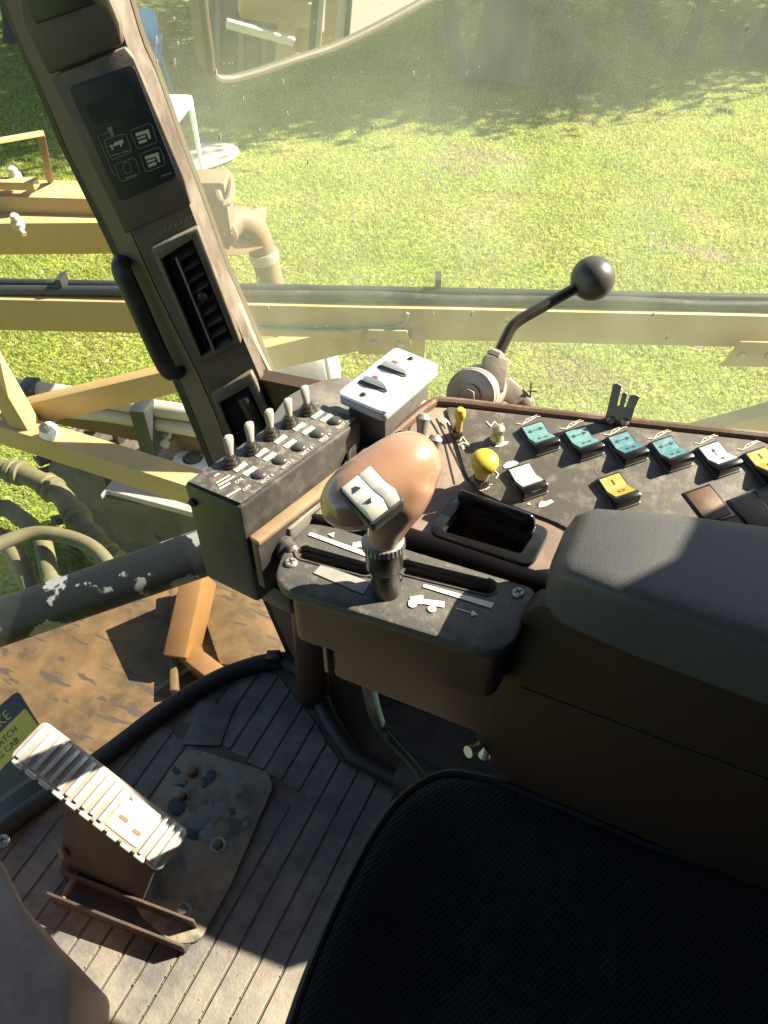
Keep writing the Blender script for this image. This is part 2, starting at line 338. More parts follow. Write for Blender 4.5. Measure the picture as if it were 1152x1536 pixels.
LEAF = leaf_mat('tree_leaf', (.035, .06, .015), (.10, .15, .035), .3)
def tree(base, h, tr, crown_r, ncl, lean, label, seed, limbs=5, cz=.62, nleaf=90, grp='trees along the edge of the lawn'):
    rg = random.Random(seed); root = thing('tree', label, 'tree', base, grp); base = V(base); top = base+V(lean)+V((0, 0, h*.7))
    pts = smoothpts([base, base+V(lean)*.2+V((0, 0, h*.12)), base+V(lean)*.5+V((0, 0, h*.4)), top], 4)
    bmt = bmesh.new(); n = len(pts); btube(bmt, pts, [tr*(1.25 if i == 0 else 1.05 if i == 1 else 1-.75*i/n) for i in range(n)], 14)
    ends = []
    for k in range(limbs):
        s = pts[int(n*(.35+.5*k/limbs))]; a = rg.random()*6.28; L = crown_r*(.5+.4*rg.random())
        e = s+V((math.cos(a)*L, math.sin(a)*L, h*.15+rg.random()*h*.12)); btube(bmt, smoothpts([s, s.lerp(e, .5)+V((0, 0, .15)), e], 3), [tr*.35, tr*.3, tr*.25, tr*.2, tr*.15, tr*.1, tr*.06], 7); ends.append(e)
    fin('trunk', bmt, bark, root)
    r2 = np.random.RandomState(seed); V_ = []
    cc = base+V(lean)+V((0, 0, h*cz))
    for k in range(ncl):
        d = r2.normal(size=3); d /= np.linalg.norm(d); q = np.array(cc)+d*np.array([crown_r, crown_r, h*.34])*(.35+.65*r2.rand()**.5)
        c = q+r2.normal(size=(nleaf, 3))*crown_r*.17; s = .10+.11*r2.rand(nleaf, 1)
        e1 = r2.normal(size=(nleaf, 3)); e1 /= np.linalg.norm(e1, axis=1)[:, None]; e2 = r2.normal(size=(nleaf, 3)); e2 /= np.linalg.norm(e2, axis=1)[:, None]
        V_.append(np.stack([c-e1*s, c+e2*s*.6, c+e1*s], 1).reshape(-1, 3))
    V_ = np.concatenate(V_); link('crown', quick_mesh('crown', V_, np.arange(len(V_)).reshape(-1, 3)), LEAF, root, smooth=False)
tree(Z(742, 125, GZ), 6.5, .42, 2.5, 75, (.0, 1.2, 0), 'thick dark tree trunk standing by the shadow edge of the lawn', 1)
tree(Z(688, 110, GZ), 5.0, .13, 1.8, 45, (-.9, .3, 0), 'slim leaning tree right beside the thick trunk', 2)
tree(Z(1028, 82, GZ), 6.0, .12, 2.2, 55, (.2, .3, 0), 'thin straight tree on the far lawn, alone between two thick trunks', 3)
tree(Z(1150, 95, GZ), 6.5, .36, 2.4, 70, (.5, 1.8, 0), 'thick trunk rising past the top of the frame beyond the black lever ball', 4)
tree(Z(470, 40, GZ), 6.0, .2, 2.7, 75, (.2, .2, 0), 'leafy tree beyond the wing mirror', 5)
tree(Z(200, -30, GZ), 7.0, .3, 3.0, 80, (.2, .2, 0), 'leafy tree far behind the white table', 6)
tree(Z(850, -60, GZ), 7.0, .3, 3.0, 80, (0, .2, 0), 'shaded tree set back behind the thick dark trunk', 8)
tree(Z(30, 60, GZ), 6.0, .2, 2.4, 60, (0, .2, 0), 'tree in deep shade left of the blue chair', 9)
tree(V((-2.0, 18.5, GZ)), 7.0, .3, 3.0, 90, (0, .2, 0), 'tall shaded tree out beyond the thin straight one', 21)
tree(V((1.9, 18.4, GZ)), 7.0, .3, 2.8, 90, (0, .2, 0), 'spreading tree standing past the right edge of the lawn', 22)
tree(Z(1400, 20, GZ), 7.0, .3, 3.0, 80, (0, .2, 0), 'broad tree casting shade over the far lawn', 10)

# white table, blue chair, tarp on the lawn
K = Z(290, 148, GZ+.74); e1 = Z(205, 146, GZ+.74)-K; e2 = Z(246, 184, GZ+.74)-K; e1 = e1.normalized()*.62; e2 = (e2-e1*(e2.dot(e1)/e1.dot(e1))).normalized()*.75
t = thing('garden_table', 'white plastic garden table on the lawn behind the windscreen pillar', 'table', (K+e1*.5+e2*.5)-V((0, 0, .74)))
prism('table_top', rpoly([K, K+e1, K+e1+e2, K+e2], .05), V((0, 0, .035)), tablem, t, .006)
prism('apron', [K+e1*.05+e2*.08, K+e1*.95+e2*.08, K+e1*.95+e2*.92, K+e1*.05+e2*.92], V((0, 0, -.07)), tablem, t)
for a, b in ((.04, .06), (.96, .06), (.04, .94), (.96, .94)):
    p = K+e1*a+e2*b; q = K+e1*(a+(a-.5)*.03)+e2*(b+(b-.5)*.05); q.z = GZ; tube('leg', [q, p], [.018, .03], tablem, t, 10)
cb = Z(222, 150, GZ); t = thing('garden_chair', 'blue plastic garden chair behind the white table', 'chair', cb)
cx, cy = V((.9, .42, 0)), V((-.42, .9, 0)); s = .24
prism('seat', rpoly([cb+V((0, 0, .43))+cx*a*s+cy*b*s for a, b in ((-1, -1), (1, -1), (1, 1), (-1, 1))], .06), V((0, 0, .03)), bluem, t, .006)
prism('backrest', rpoly([cb+V((0, 0, .44))+cy*.22+cx*a*s+V((0, 0, z_))+cy*z_*.25 for a, z_ in ((-1, 0), (1, 0), (.9, .5), (-.9, .5))], .08), cy*.03, bluem, t, .006)
for a, b in ((-1, -1), (1, -1), (1, 1), (-1, 1)): tube('leg', [cb+cx*a*.27+cy*b*.27, cb+cx*a*.21+cy*b*.21+V((0, 0, .44))], [.018, .026], bluem, t, 8)
for a in (-1, 1): tube('arm', smoothpts([cb+cx*a*.25-cy*.2+V((0, 0, .44)), cb+cx*a*.27-cy*.18+V((0, 0, .63)), cb+cx*a*.26+cy*.24+V((0, 0, .66))], 4), .02, bluem, t, 8)
p = cb+V((0, 0, .464)); t = thing('cloth_bag', 'crumpled white bag lying on the blue garden chair', 'bag', p)
bm = bmesh.new(); bmesh.ops.create_icosphere(bm, subdivisions=3, radius=.17)
for v_ in bm.verts:
    k = 1+.18*math.sin(v_.co.x*31+v_.co.z*17)*math.cos(v_.co.y*27); v_.co = V((v_.co.x*k, v_.co.y*k*.8, max(-.12, v_.co.z*k*.9)))+p+V((0, 0, .12))
fin('sack', bm, whitep, t); prism('red_tag', [p+cx*.15-cy*.02+V((0, 0, .12+z_))+cx*x_ for x_, z_ in ((0, 0), (.06, 0), (.06, .06), (0, .06))], -cy*.01, redm, t)
tp = [Z(u, v, GZ+.03) for u, v in ((250, 232), (318, 212), (362, 222), (352, 240), (300, 258), (255, 262))]
tag(prism('ground_sheet', rpoly(tp, .2), V((0, 0, .02)), tarpm, None, .006), 'grey sheet lying on the grass under the white table', 'sheet')

# ================================================================== SPRAYER OUTSIDE THE CAB
# folded boom: upper beam with the black pipe, braces, lower beam
zb = .12
b0, b1 = Z(-260, 455, zb), Z(1420, 492, zb); dv = (b1-b0).normalized()
BM = thing('spray_boom', 'yellow steel spray boom with long horizontal beam folded beside the cab', 'boom', V((b0.x+b1.x, b0.y+b1.y, 2*zb))/2)
beam('upper_beam', b0, b1, .09, .10, yellow, BM)
lo0, lo1 = Z(-200, 575, -.33), Z(430, 775, -.33); 
beam('lower_beam', lo0, lo1, .08, .085, yellow, BM)
beam('brace', Z(25, 622, -.30), Z(600, 487, .06), .05, .085, yellow, BM)
beam('brace', Z(1000, 672, -.25), Z(1500, 540, .1), .06, .1, yellow, BM)
beam('brace', Z(-60, 470, .1), Z(40, 640, -.3), .06, .07, yellow, BM)
beam('strut', Z(628, 500, .1), Z(628, 560, -.25), .04, .05, yellow, BM)
gs = dv.cross(zv).normalized()
for u, v in ((585, 495), (1130, 512), (-40, 478)):
    p = Z(u, v, .085)+gs*.047; g_p = prism('gusset', [p+dv*a+V((0, 0, z_)) for a, z_ in ((-.09, -.05), (.07, -.05), (.05, .03), (-.06, .03))], gs*.006, yellow, BM, .002)
    for a in (-.045, .03): hexbolt('bolt', p+dv*a+gs*.006+V((0, 0, -.012)), gs, .011, .008, steel, g_p)
for u in (110, 655): 
    p = Z(u, 455, zb); prism('clamp', [p+dv*a+V((0, 0, z_))-V((0, 0, 0)) for a, z_ in ((-.008, -.055), (.008, -.055), (.008, .1), (-.008, .1))], dv.cross(zv)*.05, blackpipe, BM)
mid = [b0.lerp(b1, k/14)+V((0, 0, 0.062+.005*math.sin(k*2.1)))+dv.cross(zv)*.012 for k in range(15)]
P1 = tag(tube('spray_pipe', [p for i, p in enumerate(mid) if i > 1], .0155, blackpipe), 'long black plastic pipe lying along the top of the yellow boom beam', 'pipe')
tag(tube('spray_pipe', [b0.lerp(b1, k/10)+V((0, 0, .062))-dv.cross(zv)*.03 for k in range(11)], .0125, blackpipe), 'thinner black pipe behind the long black pipe on the boom beam', 'pipe')
tag(tube('thin_cable', smoothpts([b0.lerp(b1, k)+dv.cross(zv)*.052+V((0, 0, z_)) for k, z_ in ((.30, .0), (.36, -.012), (.45, -.022), (.52, -.005), (.53, .04))], 5), .006, greym), 'thin grey cable sagging along the face of the boom beam', 'cable')
# second, farther boom section at the left
f0, f1 = Z(-300, 300, .05), Z(330, 318, .05); 
B2 = thing('boom_section', 'farther yellow boom section ending at the rusty elbow pipe', 'boom', (f0+f1)/2)
beam('rear_beam', f0, f1, .16, .14, yellow, B2); beam('front_beam', Z(-300, 352, .0), Z(290, 348, .0), .10, .12, yellow, B2)
beam('cap_strip', Z(-200, 272, .16), Z(55, 276, .16), .05, .03, yellow, B2)
beam('support_rod', Z(61, 200, .4), Z(75, 270, .13), .022, .022, rust, B2); beam('stay_rod', Z(-120, 232, .45), Z(62, 200, .4), .016, .016, yellow, B2)
beam('end_plate', Z(268, 300, .2), Z(345, 300, .2), .12, .16, rust, B2)
prism('bracket', [Z(305, 352, .1), Z(340, 325, .1), Z(362, 320, .1), Z(355, 385, -.02), Z(325, 384, -.02)], V((.05, .1, 0)), rust, B2, .005)
lp = [Z(305+30*math.cos(a)*.35+32, 282+24*math.sin(a), .25) for a in np.linspace(-2.6, 2.9, 14)]
tube('lifting_eye', lp, .012, rust, B2, 8)
for (u, v) in ((22, 262), (290, 268), (25, 332)):
    c = Z(u, v, .18 if v < 300 else .1); nz_ = thing('nozzle_body', ['white plastic spray nozzle on the pale strip of the far boom section', 'white nozzle peeping out beside the display pillar', 'pale nozzle hanging below the far boom section'][(22, 290, 25).index(u)], 'nozzle', c, None)
    lathe('cap', [(.018, -.03), (.022, -.02), (.022, .0), (.016, .008), (.016, .022), (.011, .03)], c, (0.2, -.3, 1), mat('cream_plastic', (.42, .39, .33), .5), nz_, 14); tube('spigot', [c-V((0, 0, .02)), c+V((.035, -.014, -.035))], .009, pipeg, nz_, 8)
ep = smoothpts([Z(335, 345, .08), Z(352, 332, .09), Z(375, 338, .06), Z(392, 372, -.05), Z(408, 430, -.22), Z(428, 500, -.42), Z(440, 560, -.62)], 6)
EP = thing('exhaust_pipe', 'rusty curved elbow pipe bending down beside the boom', 'pipe', ep[-1]); tube('elbow', ep, .05, rust, EP, 18)
lathe('joint_ring', [(.054, -.02), (.058, 0), (.054, .02)], Z(396, 384, -.08), Z(428, 500, -.42)-Z(392, 372, -.05), steel, EP)
lathe('joint_ring', [(.055, -.012), (.06, 0), (.055, .012)], Z(336, 344, .08), Z(352, 332, .09)-Z(335, 345, .08), rust, EP)
c = Z(450, 552, -.5); T_ = thing('grey_canister', 'rounded grey metal canister below the boom brace', 'canister', c)
ax = (rv*.9+up*.15).normalized()
lathe('barrel', [(.03, -.22), (.12, -.21), (.135, -.18), (.135, .06), (.12, .1), (.07, .115), (.0, .118)], c, ax, greym, T_); lathe('end_cap', [(.09, .10), (.10, .12), (.09, .15), (.04, .16)], c, ax, whitep, T_)
# low pipes and beams at the left under the boom
PL_ = thing('pipe_rack', 'grey pipes clamped on an orange rail under the yellow boom brace', 'pipe rack', Z(150, 640, -.7))
tube('pipe', [Z(-80, 573, -.6), Z(60, 585, -.6), Z(130, 595, -.62), Z(230, 612, -.62), Z(430, 640, -.62)], .035, pipeg, PL_, 14)
tube('pipe', [Z(-80, 600, -.68), Z(160, 622, -.68), Z(430, 668, -.68)], .03, pipeg, PL_, 14)
beam('rail', Z(-60, 590, -.82), Z(430, 690, -.82), .06, .08, orange, PL_)
for u, v in ((45, 588), (215, 618)):
    p = Z(u, v, -.6); obox('pipe_clamp', p-V((0, 0, .08)), V((.03, .01, 0)), V((-.015, .05, 0)), V((0, 0, .12)), blackpipe, PL_, .006)
for u, v in ((250, 668), (252, 655)): hexbolt('bolt', Z(u, v, -.74), (0, -.5, 1), .02, .025, steel, PL_)
bk = [Z(232, 650, -.78), Z(245, 640, -.78), Z(262, 650, -.78), Z(262, 680, -.86), Z(240, 676, -.86)]; prism('bracket', bk, V((.02, .03, 0)), rust, PL_, .003)
nb = thing('small_nozzle', 'white spray nozzle above the lower boom beam', 'nozzle', Z(78, 650, -.28)); lathe('cap', [(.012, -.05), (.02, -.03), (.02, 0), (.03, .01), (.03, .03), (.012, .045)], Z(78, 650, -.28), (.2, -.5, .8), whitep, nb, 14); lathe('tip', [(.014, .04), (.016, .06), (.008, .07)], Z(78, 650, -.28), (.2, -.5, .8), steel, nb, 12)
# fender and tyre
FN = thing('wheel_fender', 'dusty grey fender deck above the dark tyre', 'fender', Z(240, 760, -1.0))
prism('deck', [Z(u, v, -.9) for u, v in ((150, 742), (205, 672), (300, 655), (420, 690), (420, 790), (285, 768), (160, 735))], V((0, 0, -.03)), fender, FN, .006)
prism('skirt', [Z(u, v, -.93) for u, v in ((150, 745), (285, 770), (420, 792))]+[Z(u, v, -.93)+V((.02, .03, 0)) for u, v in ((420, 792), (285, 770), (150, 745))], V((0, 0, -.25)), tyre, FN)
lathe('hub_cap', [(.09, 0), (.085, .012), (.045, .02), (.04, .0)], Z(290, 692, -.88), (0, 0, 1), whitep, FN); lathe('hub_bolt', [(.03, 0), (.03, .03), (.02, .035)], Z(290, 692, -.87), (0, 0, 1), blackpipe, FN)
TY = thing('front_tyre', 'big muddy black tractor tyre below the grey fender', 'tyre', Z(190, 800, GZ)); tc_ = Z(225, 800, -1.55); tax = V((.25, 1, 0)).normalized()
prof = [(.30, -.2), (.5, -.2), (.56, -.17), (.58, -.1), (.585, 0), (.58, .1), (.56, .17), (.5, .2), (.30, .2)]
lathe('carcass', prof, tc_, tax, tyre, TY, 40); lathe('rim', [(.31, -.12), (.29, -.1), (.1, -.06), (.1, .06), (.29, .1), (.31, .12)], tc_, tax, yellow, TY, 30)
ta = tax.orthogonal().normalized(); tb = tax.cross(ta)
for k in range(22):
    for sgn in (-1, 1):
        a = 2*math.pi*(k+.25*sgn)/22; rd = ta*math.cos(a)+tb*math.sin(a); tg = ta*-math.sin(a)+tb*math.cos(a)
        obox('lug', tc_+rd*.60+tax*sgn*.1, tg*.022, (tax*.11+tg*.04*sgn), rd*.028, tyre, TY)
# hoses
hs = [([(-60, 690), (10, 705), (45, 715), (90, 742), (125, 790), (150, 825), (178, 842)], .036, -.55, 'olive wrapped hydraulic hose with ringed couplings, arching down to the black tube'),
      ([(-60, 780), (0, 762), (28, 775), (60, 805), (72, 850), (85, 900)], .028, -.5, 'smooth olive hose curving between the two arched hoses'),
      ([(-60, 850), (-10, 820), (50, 800), (100, 805), (140, 822), (165, 850), (172, 872)], .022, -.42, 'slim olive hose ending on the black tube with chipped paint'),
      ([(-60, 800), (-10, 800), (20, 830), (45, 880), (50, 930)], .028, -.55, 'olive hose in the shade behind the black tube')]
for pts, r_, z_, lb in hs:
    P_ = smoothpts([Z(u, v, z_-.0*i) for i, (u, v) in enumerate(pts)], 6); H_ = thing('hydraulic_hose', lb, 'hose', P_[-1], None); tube('sleeve', P_, r_, hosem, H_, 14)
    if r_ > .03:
        for i in (8, 16, 22, 27, 31): lathe('coupling', [(r_*1.0, -.03), (r_*1.25, -.025), (r_*1.25, -.005), (r_*1.1, 0), (r_*1.28, .008), (r_*1.28, .025), (r_, .03)], P_[i], P_[i+1]-P_[i], hosem, H_, 16)
    else: lathe('end_ferrule', [(r_, -.03), (r_*1.2, -.025), (r_*1.2, .03), (r_*.8, .035)], P_[-3], P_[-1]-P_[-3], hosem, H_, 14)
# black tube with chipped paint
def chipped():
    M = bpy.data.materials.new('chipped_black_paint'); M.use_nodes = True; t = M.node_tree; n = t.nodes; l = t.links; b = n['Principled BSDF']
    g = n.new('ShaderNodeNewGeometry'); x = n.new('ShaderNodeTexNoise'); x.inputs['Scale'].default_value = 11; x.inputs['Detail'].default_value = 7; x.inputs['Roughness'].default_value = .55; l.new(g.outputs['Position'], x.inputs['Vector'])
    r = n.new('ShaderNodeMapRange'); l.new(x.outputs['Fac'], r.inputs[0]); r.inputs[1].default_value = .57; r.inputs[2].default_value = .59
    mx = n.new('ShaderNodeMix'); mx.data_type = 'RGBA'; l.new(r.outputs[0], mx.inputs[0]); mx.inputs[6].default_value = (.008, .010, .012, 1); mx.inputs[7].default_value = (.22, .23, .23, 1); l.new(mx.outputs[2], b.inputs['Base Color']); b.inputs['Roughness'].default_value = .55; b.inputs['Specular IOR Level'].default_value = .2
    return M
q0, q1 = D(-150, 985, 1.48), D(420, 790, 1.48); t = thing('guard_tube', 'thick black steel tube with chipped grey paint running outside the windscreen', 'tube', (q0+q1)/2); tube('tube_body', [q0, q1], .046, chipped(), t, 24)
lathe('collar', [(.046, -.01), (.052, -.008), (.052, .008), (.046, .01)], q0.lerp(q1, .9), q1-q0, blackpipe, t)
# chassis below
def streaky():
    M = mat('mud_caked_paint', (.105, .058, .018), .75, col2=(.035, .022, .011), scale=9, amt=.35, bump=.7, bscale=30, dust=(.14, .085, .035), damt=.4, dscale=14)
    t = M.node_tree; n = t.nodes; l = t.links; b = n['Principled BSDF']; old = b.inputs['Base Color'].links[0].from_socket
    g = n.new('ShaderNodeNewGeometry'); mp = n.new('ShaderNodeMapping'); mp.inputs['Rotation'].default_value = (0, 0, R(35)); mp.inputs['Scale'].default_value = (11, 46, 11); l.new(g.outputs['Position'], mp.inputs[0])
    x = n.new('ShaderNodeTexNoise'); x.inputs['Scale'].default_value = 1; x.inputs['Detail'].default_value = 2; l.new(mp.outputs[0], x.inputs['Vector'])
    r = n.new('ShaderNodeMapRange'); l.new(x.outputs['Fac'], r.inputs[0]); r.inputs[1].default_value = .60; r.inputs[2].default_value = .66
    mx = n.new('ShaderNodeMix'); mx.data_type = 'RGBA'; l.new(r.outputs[0], mx.inputs[0]); l.new(old, mx.inputs[6]); mx.inputs[7].default_value = (.04, .03, .022, 1); l.new(mx.outputs[2], b.inputs['Base Color']); return M
CH = thing('engine_cowl', 'mud-caked tan engine cowl with dark streaks below the cab glass', 'cowl', Z(200, 1040, -.75))
prism('top_panel', [Z(u, v, -.42) for u, v in ((-250, 960), (120, 880), (330, 850), (560, 900), (620, 1150), (300, 1330), (-250, 1330))], V((0, 0, -.04)), streaky(), CH, .01)
prism('side_plate', [Z(u, v, -.41) for u, v in ((290, 878), (420, 905), (440, 1010), (330, 1000))], V((0, 0, .012)), streaky(), CH, .004)
beam('rib', Z(262, 885, -.40), Z(262, 1040, -.40), .02, .03, streaky(), CH)
beam('upright', Z(300, 865, -.30), Z(272, 990, -.40), .06, .12, orange, CH); beam('strut', Z(272, 975, -.39), Z(350, 1035, -.39), .05, .05, orange, CH)

# wing mirror
MP = Pl(D(440, 30, 1.45), (0, 0, 1)); Mc = D(430, 40, 1.45); Tgt = V((2.2, 1.9, -.25))
mn = ((CAMP-Mc).normalized()+(Tgt-Mc).normalized()).normalized(); MP = Pl(Mc, mn)
opx = [(302, -120), (303, 0), (312, 70), (318, 112), (340, 121), (380, 112), (440, 92), (500, 72), (560, 44), (640, 0), (720, -50), (700, -120)]
MR = thing('wing_mirror', 'brown-framed wing mirror hanging outside the window, reflecting yellow boom frames', 'mirror', MP(480, -50))
prism('mirror_glass', [MP(u, v, 0) for u, v in opx], -mn*.004, mat('mirror', (.86, .87, .86), .015, 1), MR, smooth=False)
prism('shell', [MP(u, v, -.006) for u, v in opx], -mn*.05, brown, MR, .008)
tube('rim', smoothpts([MP(u, v, .002) for u, v in opx], 4), .009, dkbrown, MR, 10)
tube('mount_arm', [MP(500, -60, -.04), MP(560, -200, -.1), MP(600, -500, -.2)], .016, blackpipe, MR, 10)
# boom frames behind, seen in the mirror
def mirror_hit(u, v, dist):
    p = MP(u, v); d = (p-CAMP).normalized(); r_ = d-mn*2*d.dot(mn); return p+r_*dist
RB = thing('boom_cradle', 'yellow lattice cradle with hoses standing behind the cab, seen in the wing mirror', 'frame', V((*mirror_hit(430, 40, 5).xy, GZ)))
for (u0, v0, u1, v1, w_) in ((440, -40, 428, 95, .12), (470, -40, 455, 80, .08), (360, 0, 470, 20, .16), (500, -30, 495, 70, .09), (455, 55, 500, 60, .07)):
    beam('frame_bar', mirror_hit(u0, v0, 4.6), mirror_hit(u1, v1, 4.6), w_, w_, yellow, RB)
beam('rod', mirror_hit(340, 35, 4.4), mirror_hit(440, 62, 4.4), .05, .05, chrome, RB)
for u in (472, 478, 512, 520): tube('hose', [mirror_hit(u-4, 80, 4.3), mirror_hit(u, 30, 4.3), mirror_hit(u+6, -50, 4.3)], .03, blackpipe if u in (472, 520) else pipeg, RB, 8)
SB_ = thing('rear_tank', 'dark brown tank behind the cab, seen only in the wing mirror', 'tank', V((*mirror_hit(380, 60, 6.2).xy, GZ)))
prism('tank_body', [mirror_hit(u, v, 6.2) for u, v in ((300, -130), (435, -130), (425, 130), (300, 130))], (mirror_hit(380, 60, 6.8)-mirror_hit(380, 60, 6.2)), mat('tank_brown', (.06, .045, .035), .5), SB_, .03)
for u in (330, 365, 400): beam('band', mirror_hit(u, -120, 6.18), mirror_hit(u-4, 125, 6.18), .05, .03, gunm, SB_)
tag(prism('gravel_yard', [V((x, y, GZ+.006)) for x, y in ((1.2, -4), (14, -4), (14, 7), (1.2, 7))], V((0, 0, .004)), gravelm, smooth=False), 'pale gravel yard behind the sprayer', kind='structure')

# ================================================================== CAB SHELL
def glassmat(name, dust, tint):
    M = bpy.data.materials.new(name); M.use_nodes = True; t = M.node_tree; n = t.nodes; l = t.links; n.remove(n['Principled BSDF'])
    tr = n.new('ShaderNodeBsdfTransparent'); tr.inputs[0].default_value = (*tint, 1); gl = n.new('ShaderNodeBsdfGlossy'); gl.inputs['Roughness'].default_value = .02
    lw = n.new('ShaderNodeLayerWeight'); pw5 = n.new('ShaderNodeMath'); pw5.operation = 'POWER'; l.new(lw.outputs['Facing'], pw5.inputs[0]); pw5.inputs[1].default_value = 5; fr = n.new('ShaderNodeMath'); fr.operation = 'MULTIPLY_ADD'; l.new(pw5.outputs[0], fr.inputs[0]); fr.inputs[1].default_value = .5; fr.inputs[2].default_value = .02
    df = n.new('ShaderNodeBsdfDiffuse'); df.inputs[0].default_value = (.70, .76, .62, 1); tl = n.new('ShaderNodeBsdfTranslucent'); tl.inputs[0].default_value = (.76, .84, .66, 1)
    g = n.new('ShaderNodeNewGeometry'); x = n.new('ShaderNodeTexNoise'); x.inputs['Scale'].default_value = 2.6; x.inputs['Detail'].default_value = 9; x.inputs['Roughness'].default_value = .68; x.inputs['Distortion'].default_value = .6; l.new(g.outputs['Position'], x.inputs['Vector'])
    r = n.new('ShaderNodeMapRange'); l.new(x.outputs['Fac'], r.inputs[0]); r.inputs[1].default_value = .3; r.inputs[2].default_value = .75; r.inputs[3].default_value = dust*.35; r.inputs[4].default_value = dust*1.9
    m1 = n.new('ShaderNodeMixShader'); m1.inputs[0].default_value = .5; l.new(df.outputs[0], m1.inputs[1]); l.new(tl.outputs[0], m1.inputs[2])
    m2 = n.new('ShaderNodeMixShader'); l.new(r.outputs[0], m2.inputs[0]); l.new(tr.outputs[0], m2.inputs[1]); l.new(m1.outputs[0], m2.inputs[2])
    m3 = n.new('ShaderNodeMixShader'); l.new(fr.outputs[0], m3.inputs[0]); l.new(m2.outputs[0], m3.inputs[1]); l.new(gl.outputs[0], m3.inputs[2])
    l.new(m3.outputs[0], n['Material Output'].inputs[0]); return M
PB, PT = V((-.54, .735, 0)), V((-.69, .745, 1.08)); PA = (PT-PB)/1.08    # windscreen pillar axis per metre of height
GB = PB+V((0, .02, 0)); ge = V((.95, .10, 0)).normalized(); gn = ge.cross(PA).normalized()
def gpt(s, z): return GB+ge*s+PA*z
SW = thing('side_window', 'large dusty side window pane flecked with dried splashes', 'window', gpt(.4, 0))
prism('pane', [gpt(0, .0), gpt(1.7, .0), gpt(1.7, 1.75), gpt(0, 1.75)], -gn*.004, glassmat('dusty_side_glass', .072, (.975, .985, .97)), SW, smooth=False)
GP = Pl(GB, -gn if (-gn).dot(CAMP-GB) > 0 else gn)
bm = bmesh.new(); rg = random.Random(4)
sp = [(262, 28), (236, 60), (325, 108), (268, 65), (237, 92), (263, 93), (425, 122), (404, 140), (366, 148), (331, 205), (432, 168), (463, 242), (665, 250), (390, 195), (560, 190), (620, 110), (700, 110), (530, 330), (352, 388), (403, 462), (388, 420), (348, 350), (1120, 42), (1040, 15), (980, 470), (1000, 505), (830, 420), (720, 430), (708, 470), (650, 470), (760, 480)]
for i in range(90): sp.append((rg.uniform(300, 1130), rg.uniform(0, 560)))
for i, (u, v) in enumerate(sp):
    c = GP(u, v, .0025); a = GP.n.orthogonal().normalized(); b_ = zv-GP.n*zv.dot(GP.n); b_.normalize(); a = b_.cross(GP.n)
    rr = (.0022 if i < 31 else .0009)*rg.uniform(.5, 1.1); el = rg.uniform(1, 3.2) if i < 31 else 1
    bprism(bm, ngon(c, a, (b_+a*.3).normalized(), rr*.55, 7, rr*.8*el), GP.n*.0004)
s_ = fin('dried_splashes', bm, mat('dried_splash', (.85, .82, .72), .7), SW, smooth=False); s_['kind'] = 'stuff'
# windscreen, following the curved front edge of the floor
EDGE = [(-380, 1560), (-160, 1370), (0, 1240), (90, 1175), (170, 1118), (235, 1068), (290, 1032), (340, 1006), (390, 990), (425, 985)]
ec = smoothpts([Z(u, v, 0) for u, v in EDGE], 3); ec = [p+V((-.045, .03, 0)) for p in ec]
bm = bmesh.new(); rows = []
for p in ec: rows.append((bm.verts.new(p+V((0, 0, -.02))), bm.verts.new(p+PA*.9), bm.verts.new(p+PA*1.75)))
for a, b in zip(rows[:-1], rows[1:]):
    for k in (0, 1): bm.faces.new((a[k], b[k], b[k+1], a[k+1]))
WS = thing('windscreen', 'curved dirty windscreen glass reaching down to the floor mat', 'window', ec[15]); fin('pane', bm, glassmat('dirty_windscreen', .032, (.96, .97, .94)), WS)
# rear quarter, roof, left side: shade the cab
def struct(name, pts, vec, mt, label=None): return tag(prism(name, pts, vec, mt), label, kind='structure')
cabm = mat('cab_lining', (.03, .027, .024), .9)
struct('cab_roof', [V((-1.25, -.85, 1.80)), V((1.0, -.85, 1.80)), V((1.0, .86, 1.80)), V((-1.0, .82, 1.80))], V((0, 0, .08)), cabm)
struct('cab_rear_wall', [V((.92, -.85, -.1)), V((.98, -.85, -.1)), V((.98, .9, -.1)), V((.92, .9, -.1))], V((0, 0, 1.9)), cabm)
QX = .37
struct('cab_rear_pillar', [V((x, .80, z_)) for x, z_ in ((.33, .83), (.345, 1.05), (.386, 1.112), (.442, 1.25), (.518, 1.335), (.70, 1.80), (.92, 1.80), (.92, .80))], V((0, .03, 0)), cabm)
struct('cab_left_shade_wall', [V((-.6, -.82, -.1)), V((.92, -.82, -.1)), V((.92, -.85, -.1)), V((-.6, -.85, -.1))], V((0, 0, 1.25)), cabm)  # unseen, raised into the door glass area to darken the interior
struct('cab_left_pillar', [V((.3, -.82, .65)), V((.92, -.82, .65)), V((.92, -.85, .65)), V((.3, -.85, .65))], V((0, 0, 1.15)), cabm)
# right sill: low wall under the window
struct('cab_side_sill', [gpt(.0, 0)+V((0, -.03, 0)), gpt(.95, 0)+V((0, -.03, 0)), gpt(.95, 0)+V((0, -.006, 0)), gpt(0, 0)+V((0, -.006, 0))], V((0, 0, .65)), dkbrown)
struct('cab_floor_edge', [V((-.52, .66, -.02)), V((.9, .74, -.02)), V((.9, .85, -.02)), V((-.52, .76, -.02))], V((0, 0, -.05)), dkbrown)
# floor
FE = smoothpts([Z(u, v, 0) for u, v in EDGE], 3)+[V((-.46, .705, 0)), V((.9, .79, 0)), V((.9, -.8, 0)), V((-.7, -.8, 0))]
fl = struct('cab_floor', [p+V((0, 0, -.055)) for p in FE], V((0, 0, .05)), rubberd)
